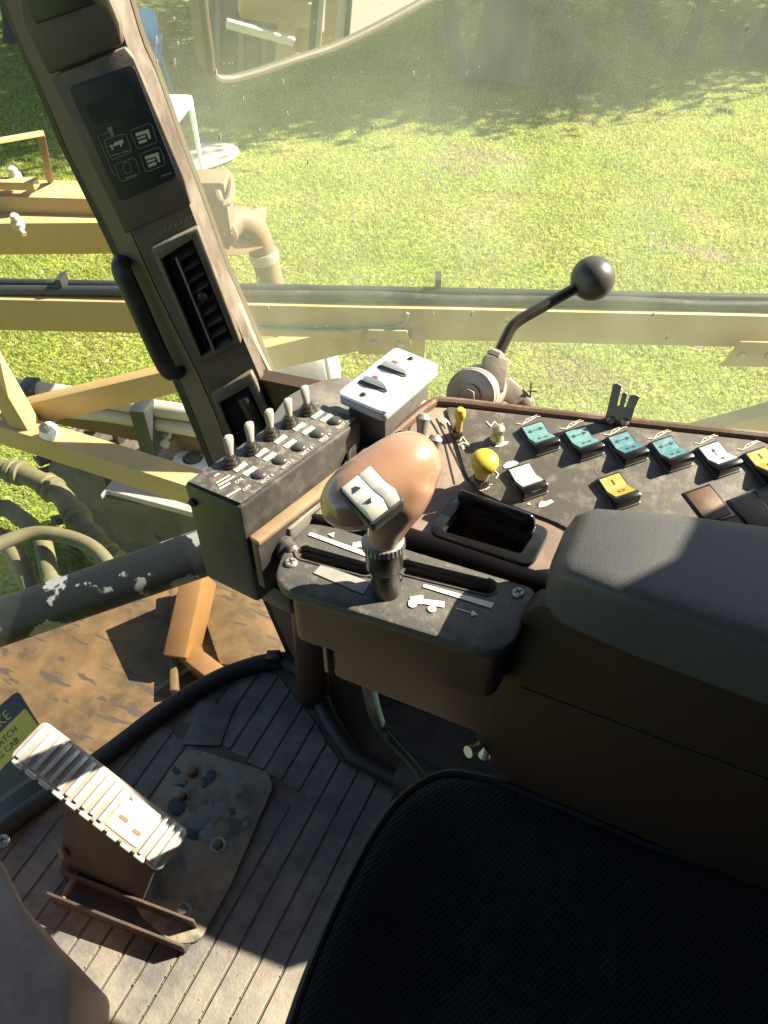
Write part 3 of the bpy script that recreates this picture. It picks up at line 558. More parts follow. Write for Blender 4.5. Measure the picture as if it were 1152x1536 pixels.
# ---- rubber mat with ribs
MTc = thing('floor_mat', 'worn grey ribbed rubber mat covering the cab floor', 'floor mat', (-.3, .1, -.005))
mo = smoothpts([Z(u, v, 0) for u, v in EDGE], 3)
mo = mo+[V((-.50, .685, 0)), V((-.42, .645, 0)), V((-.36, .60, 0)), V((-.20, .59, 0)), V((.35, .60, 0)), V((.35, -.7, 0)), V((-.7, -.7, 0))]
prism('mat_base', [p+V((0, 0, -.0045)) for p in mo], V((0, 0, .0035)), rubberd, MTc, smooth=False)
def yspan(x):
    ys = []
    for a, b in zip(mo, mo[1:]+mo[:1]):
        if (a.x-x)*(b.x-x) < 0: ys.append(a.y+(b.y-a.y)*(x-a.x)/(b.x-a.x))
    return (min(ys), max(ys)) if len(ys) >= 2 else None
PW = .0375
for k in range(31):
    x0 = -.795+k*PW; x1 = x0+PW-.0038; sa, sb = yspan(x0), yspan(x1)
    if not sa or not sb: continue
    lo = max(-.35, sa[0]+.03, sb[0]+.03); ha, hb = sa[1]-.035, sb[1]-.035
    segs = [(lo, ha, hb)]
    if x0 < -.42:     # the front rows are broken by a cross channel
        g0 = .455-.4*(x0+.42)*.3; segs = [(lo, min(g0, ha), min(g0, hb)), (g0+.028, ha, hb)]
    for l_, a_, b_ in segs:
        if min(a_, b_)-l_ < .02: continue
        prism('rib', [V((x0, l_, -.0012)), V((x1, l_, -.0012)), V((x1, b_, -.0012)), V((x0, a_, -.0012))], V((0, 0, .0024)), rubber, MTc, .0009, seg=1)
tube('edge_bead', [p+V((.012, -.012, .012)) for p in smoothpts([Z(u, v, 0) for u, v in EDGE], 3)]+[V((-.47, .685, .014)), V((-.40, .62, .014)), V((-.33, .575, .014)), V((-.2, .565, .014)), V((.2, .57, .014))], .017, seal, MTc, 12)
bm = bmesh.new(); rg = random.Random(12)
for k in range(520):
    xk = -.795+PW*rg.randint(0, 18)-.002 if rg.random() < .65 else rg.uniform(-.75, -.1); yk = rg.uniform(-.02, .62) if rg.random() < .4 else rg.gauss(.16, .09); sp_ = yspan(xk)
    if not sp_ or yk > sp_[1]-.05: continue
    r_ = rg.uniform(.0006, .0021); c = V((xk+rg.gauss(0, .0012), yk, .0008)); q = [bm.verts.new(c+V((r_*math.cos(a)*rg.uniform(.7, 1.3), r_*math.sin(a)*rg.uniform(.7, 1.3), 0))) for a in (0, 1.6, 3.1, 4.7)]; t_ = bm.verts.new(c+V((0, 0, r_*1.1)))
    for a in range(4): bm.faces.new((q[a], q[(a+1) % 4], t_))
o = fin('grit', bm, mat('dry_soil', (.26, .20, .14), .95, col2=(.12, .09, .06), scale=300), MTc); o['kind'] = 'stuff'
obox('clip', Z(410, 985, .03), V((.012, .006, 0)), V((-.004, .01, 0)), V((0, 0, .008)), gunm, MTc, .002)

# ================================================================== WINDSCREEN PILLAR
face_n = V((.42, -.80, 0)); face_n = (face_n-PA*(face_n.dot(PA)/PA.dot(PA))).normalized()
PF = Pl(PB+face_n*.05, face_n)
rowsv = [(-60, -52, -40, 18, 150), (0, -24, -8, 46, 178), (60, 2, 14, 70, 196), (85, 12, 26, 80, 205), (120, 27, 44, 94, 222), (230, 74, 88, 148, 262), (345, 130, 151, 194, 306), (430, 172, 190, 232, 337), (480, 196, 214, 256, 360), (560, 236, 255, 296, 394), (620, 262, 280, 322, 420), (700, 297, 312, 352, 452), (800, 335, 350, 388, 478), (900, 380, 392, 425, 500), (1000, 425, 437, 465, 520)]
PIL = thing('windscreen_pillar', 'brown windscreen pillar carrying a display, air vent and grab handle', 'pillar', PB)
def strip(name, cols, offs, mt):
    bm = bmesh.new(); rr = []
    for r_ in rowsv: rr.append([bm.verts.new(PF(r_[0+0] if False else c if False else xx, r_[0], of)) for xx, of in [((r_[i] if isinstance(i, int) else r_[int(i)]+(r_[int(i)+1]-r_[int(i)])*(i-int(i))), o_) for i, o_ in zip(cols, offs)]])
    for a, b in zip(rr[:-1], rr[1:]):
        for k in range(len(cols)-1): bm.faces.new((a[k], a[k+1], b[k+1], b[k]))
    return fin(name, bm, mt, PIL, ang=25)
def solidify(o, th):
    md = o.modifiers.new('s', 'SOLIDIFY'); md.thickness = th; md.offset = -1 if True else 1
strip('side_trim', (2, 2.15, 2.9, 3), (-.03, -.012, -.002, 0), trim)
strip('front_cover', (3, 3.06, 3.96, 4, 3.98), (-.004, .008, .008, 0, -.05), trimd)
strip('window_seal', (1, 1.3, 2, 2), (-.05, -.03, -.026, -.06), seal)
bm = bmesh.new(); bprism(bm, [PF(xx, v, -.06) for v, xx in [(r_[0], r_[1]+6) for r_ in rowsv]]+[PF(r_[4]-4, r_[0], -.06) for r_ in rowsv[::-1]], -face_n*.02); fin('pillar_core', bm, dkbrown, PIL)
tube('bright_bead', [PF(352, 470, -.03), PF(384, 540, -.03), PF(410, 590, -.03), PF(424, 625, -.03)], .0035, mat('cream_bead', (.45, .40, .28), .5), PIL, 8)
# ledges & display housing
prism('housing_ledge', [PF(u, v, .006) for u, v in ((80, 112), (192, 66), (206, 84), (280, 262), (290, 300), (192, 345))], face_n*.010, trimd, PIL, .003)
prism('upper_console', [PF(u, v, .006) for u, v in ((28, -60), (150, -60), (186, 30), (190, 62), (80, 108), (42, 30))], face_n*.014, trimd, PIL, .004)
prism('storage_recess', rpoly([PF(u, v, .0205) for u, v in ((40, -30), (140, -50), (152, 0), (62, 32))], .006), face_n*.003, mat('recess_black', (.02, .024, .03), .4), PIL, .001)
DP = Pl(PF(185, 200, .0165), face_n)
ds = prism('display', rpoly([DP(u, v) for u, v in ((102, 131), (200, 96), (267, 265), (180, 302))], .006), face_n*.0016, dispm, PIL, .0006)
DQ = Pl(DP(185, 200, .0017), face_n)
decal('screen', DQ, ((127, 160), (196, 131), (207, 157), (142, 188)), lcd, ds)
line('screen_edge', DQ, ((128, 160), (143, 187)), .0008, dispw, ds)
dd = lambda u, v: (80+u/5.76, 80+v/5.76)
def rbtn(px):
    q = rpoly([V((*dd(*p), 0)) for p in px], 5, 4); q = [(p.x, p.y) for p in q]; return q
for px in ([(660, 665), (845, 600), (900, 765), (730, 830)], [(745, 870), (920, 805), (975, 955), (800, 1028)], [(435, 745), (625, 690), (680, 850), (500, 922)], [(525, 965), (705, 895), (755, 1040), (590, 1112)]):
    line('button_outline', DQ, rbtn(px), .0007, displ, ds, closed=True)
line('wiring_line', DQ, [dd(470, 685), dd(385, 715), dd(450, 870), dd(525, 1050), dd(550, 1050)], .0007, displ, ds)
for ox, oy in ((0, 0), (82, 200)):
    for pc in ([(708, 690), (825, 652), (845, 735), (828, 742), (805, 690), (715, 718)], [(722, 730), (795, 705), (800, 722), (730, 745)], [(735, 760), (805, 735), (812, 760), (745, 785)]):
        decal('icon', DQ, [dd(a+ox, b+oy) for a, b in pc], dispw, ds)
for pc in ([(485, 795), (520, 790), (525, 770), (600, 740), (608, 772), (520, 805), (490, 812)], [(500, 815), (520, 812), (518, 835), (505, 835)], [(575, 785), (595, 778), (592, 805), (580, 805)]): decal('icon', DQ, [dd(*q) for q in pc], dispw, ds)
decal('icon', DQ, [dd(*q) for q in ((465, 640), (505, 628), (512, 660), (530, 710), (500, 715), (475, 665))], displ, ds)
line('icon_outline', DQ, [dd(*q) for q in ((620, 945), (655, 940), (680, 990), (672, 1025), (640, 1040), (608, 1015), (605, 985))], .0007, displ, ds, closed=True)
for px in ([(500, 885), (570, 865)], [(590, 858), (655, 838)], [(620, 1080), (715, 1045)], [(940, 1058), (1015, 1032)]): line('small_print', DQ, [dd(*q) for q in px], .0012, displ, ds)
# louvred vent
VP = Pl(PF(300, 440, .009), face_n)
vf = prism('air_vent', [VP(u, v) for u, v in ((229, 367), (299, 335), (364, 508), (302, 538))], face_n*.014, trimd, PIL, .003)
cut(vf, [prism('tmp', [VP(u, v, .003) for u, v in ((243, 382), (291, 352), (353, 505), (304, 528))], face_n*.03, None)])
prism('vent_back', [VP(u, v, .0032) for u, v in ((244, 382), (291, 353), (352, 504), (304, 527))], face_n*.0005, blackg, vf)
obox('spine', (VP(267, 380, .010)+VP(323, 520, .010))/2, (VP(323, 520)-VP(267, 380))*.5, face_n*.0045, (VP(270, 379)-VP(267, 380)).normalized()*.0011, greym, vf)
for k in range(9):
    f = (k+.15)/8.3; a = VP(267+56*f, 380+140*f, .0095); b = VP(267+56*f+25, 380+140*f-13, .006); dn = (VP(323, 520)-VP(267, 380)).normalized()
    obox('louvre', (a+b)/2, (b-a)*.5, dn*.0007, (face_n+dn*.9)*.0035, gunm, vf)
lathe('knob', [(.006, 0), (.006, .008), (.004, .010)], VP(306, 438, .006), face_n, blackp, vf)
for k in range(7): line('vent_mark', VP, [(238+k*8, 350-k*3.7), (241+k*8, 345-k*3.7)], .0012, displ, vf)
# lower rocker housing with roller
rf = prism('roller_housing', [VP(u, v, -.002) for u, v in ((318, 586), (378, 552), (424, 650), (360, 690))], face_n*.014, trimd, PIL, .003)
cut(rf, [prism('tmp', [VP(u, v, .002) for u, v in ((330, 597), (374, 572), (412, 655), (364, 682))], face_n*.03, None)])
prism('recess', [VP(u, v, .0022) for u, v in ((331, 597), (374, 573), (411, 654), (364, 681))], face_n*.0005, blackg, rf)
tube('roller', [VP(366, 590, .006), VP(412, 680, .006)], .011, blackp, rf, 20)
# grab handle on the side facet
hp = [PF(180, 394, -.014), PF(184, 402, .006), PF(203, 440, .010), PF(250, 545, .008), PF(266, 562, -.004), PF(268, 568, -.016)]
hp = smoothpts(hp, 5); tube('grab_handle', hp, [(.0125, .0065)]*len(hp), blackp, PIL, 14, flat=rv)
tag(PIL, PIL['label'])

# ================================================================== RIGHT CONSOLE
pt, pa = R(10), R(100); pn = V((-math.sin(pt)*math.cos(pa), -math.sin(pt)*math.sin(pa), math.cos(pt)))
PN = Pl(Z(900, 690, .816), pn)
CO = thing('side_console', 'brown plastic side console with a sloping panel of rocker switches', 'console', (.0, .48, .60))
out = [PN(u, v) for u, v in ((452, 768), (500, 735), (640, 612), (668, 603), (1152, 657), (1420, 700))]+[PN(1700, 900), PN(1400, 1080), PN(838, 868), PN(600, 786)]
body = prism('body', rpoly(out, .008, 3), -pn*.03, deckm, CO, .003)
# lower shell: underside slopes up toward the window
lob = [V((-.255, .385)), V((-.225, .44)), V((-.16, .545)), V((.08, .60)), V((.5, .62)), V((.5, .385))]
bm = bmesh.new(); a = [bm.verts.new((p.x, p.y, PN.p.z-.03+.17*(p.y-.5)-.012)) for p in lob]; b = [bm.verts.new((p.x, p.y, .63+(p.y-.38)*.55)) for p in lob]
bm.faces.new(a); bm.faces.new(b[::-1])
for i in range(6): bm.faces.new((a[i], a[(i+1) % 6], b[(i+1) % 6], b[i]))
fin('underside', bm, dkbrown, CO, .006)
# inner side wall beside the seat
sw_ = [YP(u, v, .372) for u, v in ((800, 905), (1152, 1015), (1500, 1120), (1500, 1560), (1152, 1420), (860, 1290), (775, 1190), (712, 1105), (716, 1010), (745, 970))]
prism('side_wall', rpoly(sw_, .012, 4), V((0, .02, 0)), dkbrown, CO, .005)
sm = [YP(u, v, .3715) for u, v in ((782, 1031), (1152, 1170), (1500, 1300))]
bm = bmesh.new(); ribbon_bm(bm, sm, .0022, V((0, -1, 0)), .0006); fin('seam', bm, ink, CO, smooth=False)
# dark inlay panel
ip = [(668, 612), (1140, 664), (1200, 690), (1240, 860), (860, 800), (835, 786), (745, 752), (720, 740), (700, 716)]
inl = prism('switch_panel', rpoly([PN(u, v, .0002) for u, v in ip], .006, 3), pn*.0022, panelm, CO, .0007)
PQ = Pl(PN(900, 690, .0024), pn)
tube('front_rim', smoothpts([PN(560, 680, .0), PN(600, 645, .001), PN(645, 609, .001), PN(672, 604, .001), PN(800, 619, .001), PN(1000, 641, .001), PN(1152, 657, .001), PN(1300, 678, .001)], 4), .005, brown, CO, 10)
# switch frames: local axes on the panel
du = PN(815.5, 634)-PN(776.5, 646.5); du.normalize(); dvv = du.cross(pn); dvv = -dvv if dvv.dot(PN(801, 685)-PN(776, 646)) < 0 else dvv
def rocker(u, v, lens, marks, label, long=.036, wide=.025):
    c = PQ(u, v)
    def L(a, b, h): return c+du*a+dvv*b+pn*h
    root = prism('rocker_switch', rpoly([L(x, y, 0) for x, y in ((-wide/2, -long/2), (wide/2, -long/2), (wide/2, long/2), (-wide/2, long/2))], .002, 2), pn*.0024, mat('switch_bezel', (.10, .10, .105), .3, .3), CO, .0006); root['label'] = label
    bm = bmesh.new(); w2 = wide/2-.0013; l2 = long/2-.0012
    prof = [(-l2, .001), (-l2, .0048), (-.001, .0042), (l2-.004, .0125), (l2, .0115), (l2+.0005, .001)]
    bprism(bm, [L(-w2, b, h) for b, h in prof], du*2*w2); cap = fin('cap', bm, blackg, root, .0007)
    # two-facet lens with marks
    fa, fb = ((-l2+.0022, .0049), (-.001, .0044)), ((-.001, .0044), (l2-.0062, .0112))
    w3 = w2-.0016; facets = []
    for (b0_, h0), (b1_, h1) in (fa, fb):
        nrm = du.cross(L(0, b1_, h1)-L(0, b0_, h0)).normalized(); nrm = nrm if nrm.dot(pn) > 0 else -nrm
        prism('lens', [L(-w3, b0_, h0)+nrm*.0001, L(w3, b0_, h0)+nrm*.0001, L(w3, b1_, h1)+nrm*.0001, L(-w3, b1_, h1)+nrm*.0001], nrm*.0006, lens, cap, smooth=False)
        ey = (L(0, b1_, h1)-L(0, b0_, h0)); facets.append(((L(0, b0_, h0)+L(0, b1_, h1))/2+nrm*.00075, ey.normalized(), nrm))
    def tri(f, x, y, dx, dy, s, nm='mark'):
        cc, ey, nr = facets[f]; p = cc+du*x+ey*y; d = (du*dx+ey*dy).normalized(); q = d.cross(nr); prism(nm, [p+d*s, p-d*s*.6+q*s*.8, p-d*s*.6-q*s*.8], nr*.0002, ink, cap, smooth=False)
    def bar(f, x, y, w_, h_):
        cc, ey, nr = facets[f]; p = cc+du*x+ey*y; prism('mark', [p-du*w_-ey*h_, p+du*w_-ey*h_, p+du*w_+ey*h_, p-du*w_+ey*h_], nr*.0002, ink, cap, smooth=False)
    if marks == 'h':
        tri(0, -.0055, 0, -1, 0, .0024); tri(0, .0055, 0, 1, 0, .0024); bar(0, 0, 0, .004, .00035)
        tri(1, -.0026, .001, 1, 0, .0022); tri(1, .0026, .001, -1, 0, .0022)
    elif marks == 'v':
        tri(0, 0, 0, 0, -1, .0024); bar(0, 0, .0035, .0003, .0028); tri(1, 0, 0, 0, 1, .0024)
    elif marks == 'io':
        bar(0, 0, 0, .0006, .0028); cc, ey, nr = facets[1]; bm = bmesh.new(); ribbon_bm(bm, ngon(cc, du, ey, .0028, 12, .002)+[cc+du*.0028], .0006, nr, .0002); fin('mark', bm, ink, cap, smooth=False)
    return root
for (u, v) in ((808, 660), (873, 667), (938, 675), (1004, 683)):
    rocker(u, v, teal if u < 900 else tealb, 'h', 'black rocker switch with %s lens and double arrows' % ('pale teal' if u < 900 else 'faded blue'))
rocker(1075, 691, lensw, 'v', 'black rocker switch with white lens and up and down arrows')
rocker(1146, 700, lensy, 'io', 'black rocker switch with yellow lens beside the white arrow switch')
rocker(789, 724, lensw, '', 'black rocker switch with plain white lens near the open ashtray')
rocker(925, 739, lensy, 'io', 'black rocker switch with yellow lens behind the armrest tip')
for (u, v) in ((1062, 757), (1130, 768)):
    c = PQ(u, v); 
    q = [c+du*x+dvv*y for x, y in ((-.0135, -.018), (.0135, -.018), (.0135, .018), (-.0135, .018))]
    bz = prism('blank_cover', q, pn*.001, blackg, CO, .0004); prism('cover_plate', [p*.88+c*.12+pn*.0009 for p in q], pn*.0008, brown, bz, .0005)
# printed symbols on the panel
def squig(pts, wd=.0007, nm='symbol'): line(nm, PQ, pts, wd, white, CO)
cr = lambda L_, ox, oy, s: [(ox+a/s, oy+b/s) for a, b in L_]
for ox, oy in ((770, 634), (835, 641), (900, 650), (966, 656), (1036, 663), (1100, 672)):
    squig([(ox+6, oy+2), (ox+14, oy+3), (ox+24, oy-2), (ox+34, oy-8), (ox+40, oy-9)]); squig([(ox+14, oy+3), (ox+20, oy-5), (ox+36, oy-11)], .0005); squig([(ox+20, oy-5), (ox+26, oy-3), (ox+30, oy-9)], .0005)
for pc in ([(755, 699), (760, 694), (768, 692), (775, 692), (778, 695), (772, 699), (764, 702), (756, 703)], [(808, 757), (812, 752), (818, 753), (826, 750), (831, 753), (824, 757), (818, 760), (808, 762)], [(742, 671), (749, 665), (757, 663), (763, 663), (760, 667), (750, 671)], [(790, 757), (794, 754), (796, 758)]):
    decal('symbol', PQ, pc, white, CO)
for pts in ([(730, 633), (736, 640), (742, 633), (748, 640), (754, 636)], [(690, 662), (694, 655), (699, 662), (704, 668)], [(688, 668), (696, 664), (704, 669)], [(742, 706), (748, 712), (744, 718)], [(728, 735), (734, 731)], [(733, 728), (738, 727)], [(666, 628), (672, 632), (675, 638)]): squig(pts, .0009)
for u, v in ((694, 672), (702, 668), (668, 632)): decal('symbol', PQ, [(u-2, v-3), (u+1, v-4), (u+3, v+2), (u, v+3)], white, CO)
for u, v, r_ in ((722, 733, .0022), (905, 706, .007)):
    bm = bmesh.new(); ribbon_bm(bm, ngon(PQ(u, v), du, dvv, r_, 16)+[PQ(u, v)+du*r_], .0006, pn, .0003); fin('symbol', bm, white if r_ < .005 else mat('scuff', (.2, .18, .15), .8), CO, smooth=False)
# knobs
def knob(u, v, ax, prof, label, cl=.0075):
    c = PQ(u, v); k = lathe('pull_knob', prof, c, ax, yknob, CO, 28); k['label'] = label
    lathe('collar', [(cl, 0), (cl, .003), (cl*.8, .006), (cl*.55, .0065), (cl*.5, .012)], c, pn, gunm, k, 20); return k
kx = (pn+rv*.06).normalized()
knob(721, 722, kx, [(.0058, .008), (.0068, .011), (.0068, .018), (.0080, .020), (.0110, .022), (.0122, .026), (.0118, .030), (.0092, .0335), (.005, .0355), (0, .036)], 'large mushroom-headed yellow pull knob', .0085)
knob(686, 651, kx, [(.0036, .006), (.0034, .018), (.0038, .0205), (.0046, .022), (.0053, .026), (.0048, .030), (.003, .0328), (0, .0335)], 'slim round-headed yellow pull knob', .0062)
k = lathe('locking_toggle', [(.0062, 0), (.0062, .003), (.0045, .005), (.004, .008), (.0052, .0095), (.0058, .0135), (.005, .0165), (.002, .0185), (0, .0188)], PQ(745, 660), kx, mat('brass_knob', (.45, .40, .26), .4, .6), CO, 20); k['label'] = 'small brass-coloured toggle knob'
# front strip with printed words and two steel toggles
line('strip_groove', PN, [(470, 772), (560, 694), (614, 645), (625, 620), (640, 622), (652, 640), (668, 668), (682, 726)], .0012, ink, CO, off=.0002)
line('strip_groove', PN, [(655, 628), (690, 700), (703, 722)], .0012, ink, CO, off=.0002)
line('strip_groove', PN, [(445, 768), (560, 672), (640, 606)], .003, mat('gold_edge', (.40, .29, .17), .5), CO, off=.001, th=.002)
ux = PN(618, 622)-PN(520, 705); uy = PN(520, 690)-PN(520, 705)
text('lettering', ', FRONT TRACK PART', PN(524, 711, .0003), ux, uy, .0112, white, CO)
for (u0, v0, u1, v1) in ((632, 662, 638, 633), (648, 694, 656, 666)):
    p = PN(u0, v0); ax = (PN(u1, v1)-p).normalized()*.6+pn*.9; q = p+ax.normalized()*.026
    k = tube('toggle', [p, p.lerp(q, .5), p.lerp(q, .85), q], [.0042, .0052, .0068, .0035], steel, CO, 14); lathe('nut', [(.008, 0), (.008, .003), (.005, .005)], p, pn, steel, k, 6)
# shelf in front of the window, beyond the toggle box
sh = [Z(u, v, .80) for u, v in ((396, 640), (430, 594), (466, 575), (500, 566), (545, 566), (600, 590), (600, 660), (520, 720), (430, 800))]
prism('front_shelf', rpoly(sh, .01, 3), V((0, 0, -.03)), mat('shelf_plastic', (.10, .09, .085), .7, col2=(.13, .12, .11), scale=20, dust=DUST, damt=.4), CO, .006)

# ashtray
aq = [(640, 803), (682, 745), (826, 800), (797, 856)]
AS = thing('ashtray', 'open black ashtray with raised lid set in the brown console', 'ashtray', PN(735, 800, -.02))
bz = prism('bezel', rpoly([PN(u, v, .0004) for u, v in aq], .010, 5), pn*.006, blackg, AS, .002)
iq = [(660, 802), (690, 765), (800, 806), (782, 838)]
cut(bz, [prism('tmp', rpoly([PN(u, v, -.01) for u, v in iq], .005, 4), pn*.04, None)]); cut(body, [prism('tmp', rpoly([PN(u, v, -.0245) for u, v in iq], .005, 4), pn*.06, None)])
tr_ = prism('tray', rpoly([PN(u, v, -.0243) for u, v in iq], .005, 4), pn*.026, mat('tray_brown', (.035, .025, .02), .22, coat=.4), AS, 0)
cut(tr_, [prism('tmp', rpoly([PN(u, v, -.0225)*.94+PN(733, 803, -.0225)*.06 for u, v in iq], .004, 4), pn*.05, None)])
la, lb = PN(686, 762, .006), PN(802, 804, .006); lu = (pn*.9+dvv*-.25).normalized()
ld = prism('lid', rpoly([la, lb, lb+lu*.016-(lb-la)*.02, la+lu*.016+(lb-la)*.02], .005, 5), (lb-la).cross(lu).normalized()*-.003, blackg, AS, .001)
lathe('snuffer', [(.008, 0), (.0085, .003), (.006, .004), (.006, .001)], PN(729, 806, -.022), pn, blackp, AS, 20)

# armrest
AR = thing('armrest', 'padded black vinyl armrest, half sunlit, half in shade', 'armrest', (.15, .40, .815))
bm = bmesh.new(); secs = []
for x, y0, y1, zt, zb_ in ((-.048, .392, .432, .838, .812), (-.043, .374, .438, .853, .806), (-.030, .366, .444, .862, .802), (.02, .360, .458, .866, .80), (.10, .357, .476, .868, .80), (.25, .355, .50, .872, .80), (.5, .353, .52, .875, .80)):
    n_ = 20; c_ = V((x, (y0+y1)/2, (zt+zb_)/2)); hy, hz = (y1-y0)/2, (zt-zb_)/2; ring = []
    for k in range(n_*2):
        a = math.pi*k/n_; ex = .30; s_, c2 = math.sin(a), math.cos(a); ring.append(bm.verts.new(c_+V((0, hy*math.copysign(abs(c2)**ex, c2), hz*math.copysign(abs(s_)**ex, s_)))))
    secs.append(ring)
for a, b in zip(secs[:-1], secs[1:]):
    for k in range(len(a)): bm.faces.new((a[k], a[(k+1) % len(a)], b[(k+1) % len(b)], b[k]))
bm.faces.new(secs[0][::-1]); bm.faces.new(secs[-1]); bmesh.ops.smooth_vert(bm, verts=[v_ for r_ in secs[:2] for v_ in r_], factor=.4)
fin('cushion', bm, vinyl, AR, ang=60)
prism('base_board', [V((-.035, .372, .803)), V((.5, .362, .803)), V((.5, .50, .803)), V((-.035, .425, .803))], V((0, 0, -.012)), dkbrown, AR, .003)

# ================================================================== GEAR SHIFT CONSOLE
SH = thing('shift_console', 'gear shift console with dark slotted plate below the switch panel', 'console', (-.17, .40, .60))
SZ = .788; SP = HP(SZ)
pl_px = [(412, 862), (424, 826), (458, 783), (480, 783), (800, 880), (806, 895), (772, 962), (748, 976), (720, 975), (425, 884)]
tp_ = prism('top_plate', rpoly([SP(u, v, -.012) for u, v in pl_px], .010, 4), V((0, 0, .012)), plate, SH, .003)
def pill(a, b, w_, z0, h_):
    a, b = SP(*a), SP(*b); d = (b-a).normalized(); s = d.cross(zv)*w_/2; pts = []
    for c, sg in ((a, -1), (b, 1)):
        for k in range(9): an = math.pi*(k/8-.5); pts.append(c+d*sg*math.cos(an)*w_/2+s*sg*math.sin(an)*-1)
    pts = [V((p.x, p.y, z0)) for p in pts]; return prism('tmp', pts, V((0, 0, h_)), None)
cut(tp_, [pill((458, 829), (590, 866), .0155, SZ-.006, .03), pill((606, 850), (730, 880), .0165, SZ-.006, .03), pill((584, 850), (577, 888), .019, SZ-.006, .03)])
for c0, c1, w_ in (((458, 829), (552, 855), .0115), ((616, 852), (730, 880), .0120)): 
    cut(tp_, [pill(c0, c1, w_, SZ-.019, .03)])
def pillring(a, b, w_):
    a, b = SP(*a), SP(*b); d = (b-a).normalized(); s = d.cross(zv)*w_/2; pts = []
    for c, sg in ((a, -1), (b, 1)):
        for k in range(9): an = math.pi*(k/8-.5); pts.append(c+d*sg*math.cos(an)*w_/2-s*sg*math.sin(an)+V((0, 0, .0004)))
    return pts
prism('slot_floor', [SP(u, v, -.0125) for u, v in ((430, 820), (790, 890), (760, 960), (425, 870))], V((0, 0, -.004)), blackp, SH)
SPd = Pl((0, 0, SZ+.0003), (0, 0, 1))
tube('slot_lip', pillring((610, 851), (730, 880), .0180), .0010, plate, SH, 6); tube('slot_lip', pillring((458, 829), (548, 853), .0170), .0010, plate, SH, 6)
# printed marks
decal('direction_wedge', SPd, ((462, 803), (466, 799), (560, 832), (556, 838)), white, SH); decal('direction_wedge', SPd, ((634, 881), (636, 877), (741, 905), (737, 913)), white, SH)
decal('notice_strip', SPd, ((470, 860), (482, 847), (556, 874), (545, 892)), mat('faded_label', (.20, .19, .18), .7, col2=(.3, .28, .26), scale=90), SH)
tk = lambda L_, ox, oy, s: [(ox+a*s, oy+b*s) for a, b in L_]
for ox, oy, s in ((613, 893, 1.0), (528, 813, .62)):
    for pc in ([(2, 3), (14, 1), (17, 0), (22, 1), (21, 10), (2, 10)], [(20, 6), (54, 10), (53, 19), (20, 13)], [(0, 8), (20, 11), (20, 14), (0, 12)]): decal('truck_mark', SPd, tk(pc, ox, oy, s), white, SH)
    for a, b in ((6, 14), (35, 21)): prism('truck_mark', ngon(SPd(ox+a*s, oy+b*s, .0005), V((1, 0, 0)), V((0, 1, 0)), .0034*s, 12), V((0, 0, .0004)), white, SH, smooth=False)
line('arrow_line', SPd, ((684, 913), (708, 920)), .0007, white, SH); decal('arrow_mark', SPd, ((706, 924), (709, 916), (717, 923)), white, SH); decal('arrow_mark', SPd, ((492, 802), (502, 799), (500, 807)), white, SH)
for u, v in ((437, 845), (777, 890)): screw(SP(u, v, .0), zv, .0052, steel, SH)
# body below the plate
bp_ = [SP(u, v, -.0125) for u, v in ((428, 872), (470, 800), (795, 892), (752, 968))]
prism('collar_body', rpoly(bp_, .012, 3), V((0, 0, -.065)), brown, SH, .004)
bl = [V((-.232, .370, .70)), V((-.055, .372, .70)), V((-.055, .46, .70)), V((-.222, .46, .70))]
prism('lower_body', rpoly(bl, .012, 3), V((0, 0, -.094)), brown, SH, .004)
obox('lit_edge_strip', V((-.2345, .408, .655)), V((.0022, 0, 0)), V((0, .040, 0)), V((0, 0, .044)), mat('lit_edge_beige', (.20, .15, .10), .5), SH, .001)  # thin beige strip, paints the sunlit left edge of the lower body

# gear lever
GLc = thing('gear_lever', 'gear lever with worn tan pistol grip and white thumb switch', 'lever', SP(578, 885))
b_ = SP(578, 885); hd = V((rv*.1+up*1.0).normalized())
sa = b_+V((.002, 0, -.015)); sb_ = D(575, 838, 0.5885)
tube('shaft', [sa, sa.lerp(sb_, .55), sb_], [.0125, .0115, .0105], gunm, GLc, 20)
cl0, cl1 = D(577, 852, 0.5959), D(575, 808, 0.5793); ca = (cl1-cl0)
tube('sleeve', [cl0, cl0.lerp(cl1, .1), cl0.lerp(cl1, .8)], [.0125, .0145, .0145], gunm, GLc, 24)
cr_ = lathe('knurled_ring', [(.0145, 0), (.0158, .0008), (.0158, .0062), (.0145, .007)], cl0.lerp(cl1, .72), ca, greym, GLc, 30)
for k in range(30):
    a = ca.normalized().orthogonal().normalized(); q = ca.normalized().cross(a); r3 = (a*math.cos(k*math.pi/15)+q*math.sin(k*math.pi/15)); obox('tooth', cl0.lerp(cl1, .72)+ca.normalized()*.0035+r3*.016, r3*.0007, ca.normalized()*.0027, r3.cross(ca).normalized()*.0009, greym, cr_)
bm = bmesh.new()
g_ = .917
nk = [D(576, 822, .634*g_), D(577, 805, .628*g_), D(583, 782, .619*g_), D(594, 752, .611*g_), D(606, 718, .608*g_)]
btube(bm, nk, [.0122, .0132, .0168, .0225, .0250], 24)
A_, B_ = D(484, 778, .590*g_), D(655, 671, .618*g_); spn = []; rad = []
for k in range(17):
    t = k/16; p = A_.lerp(B_, t); e = math.sqrt(max(0, 1-abs(2*t-1)**3.0)); spn.append(p); rad.append(max(.002, .0255*e*(.96+.16*t)))
btube(bm, spn, rad, 28)
blend('grip', bm, grip, GLc, .0024, 22)
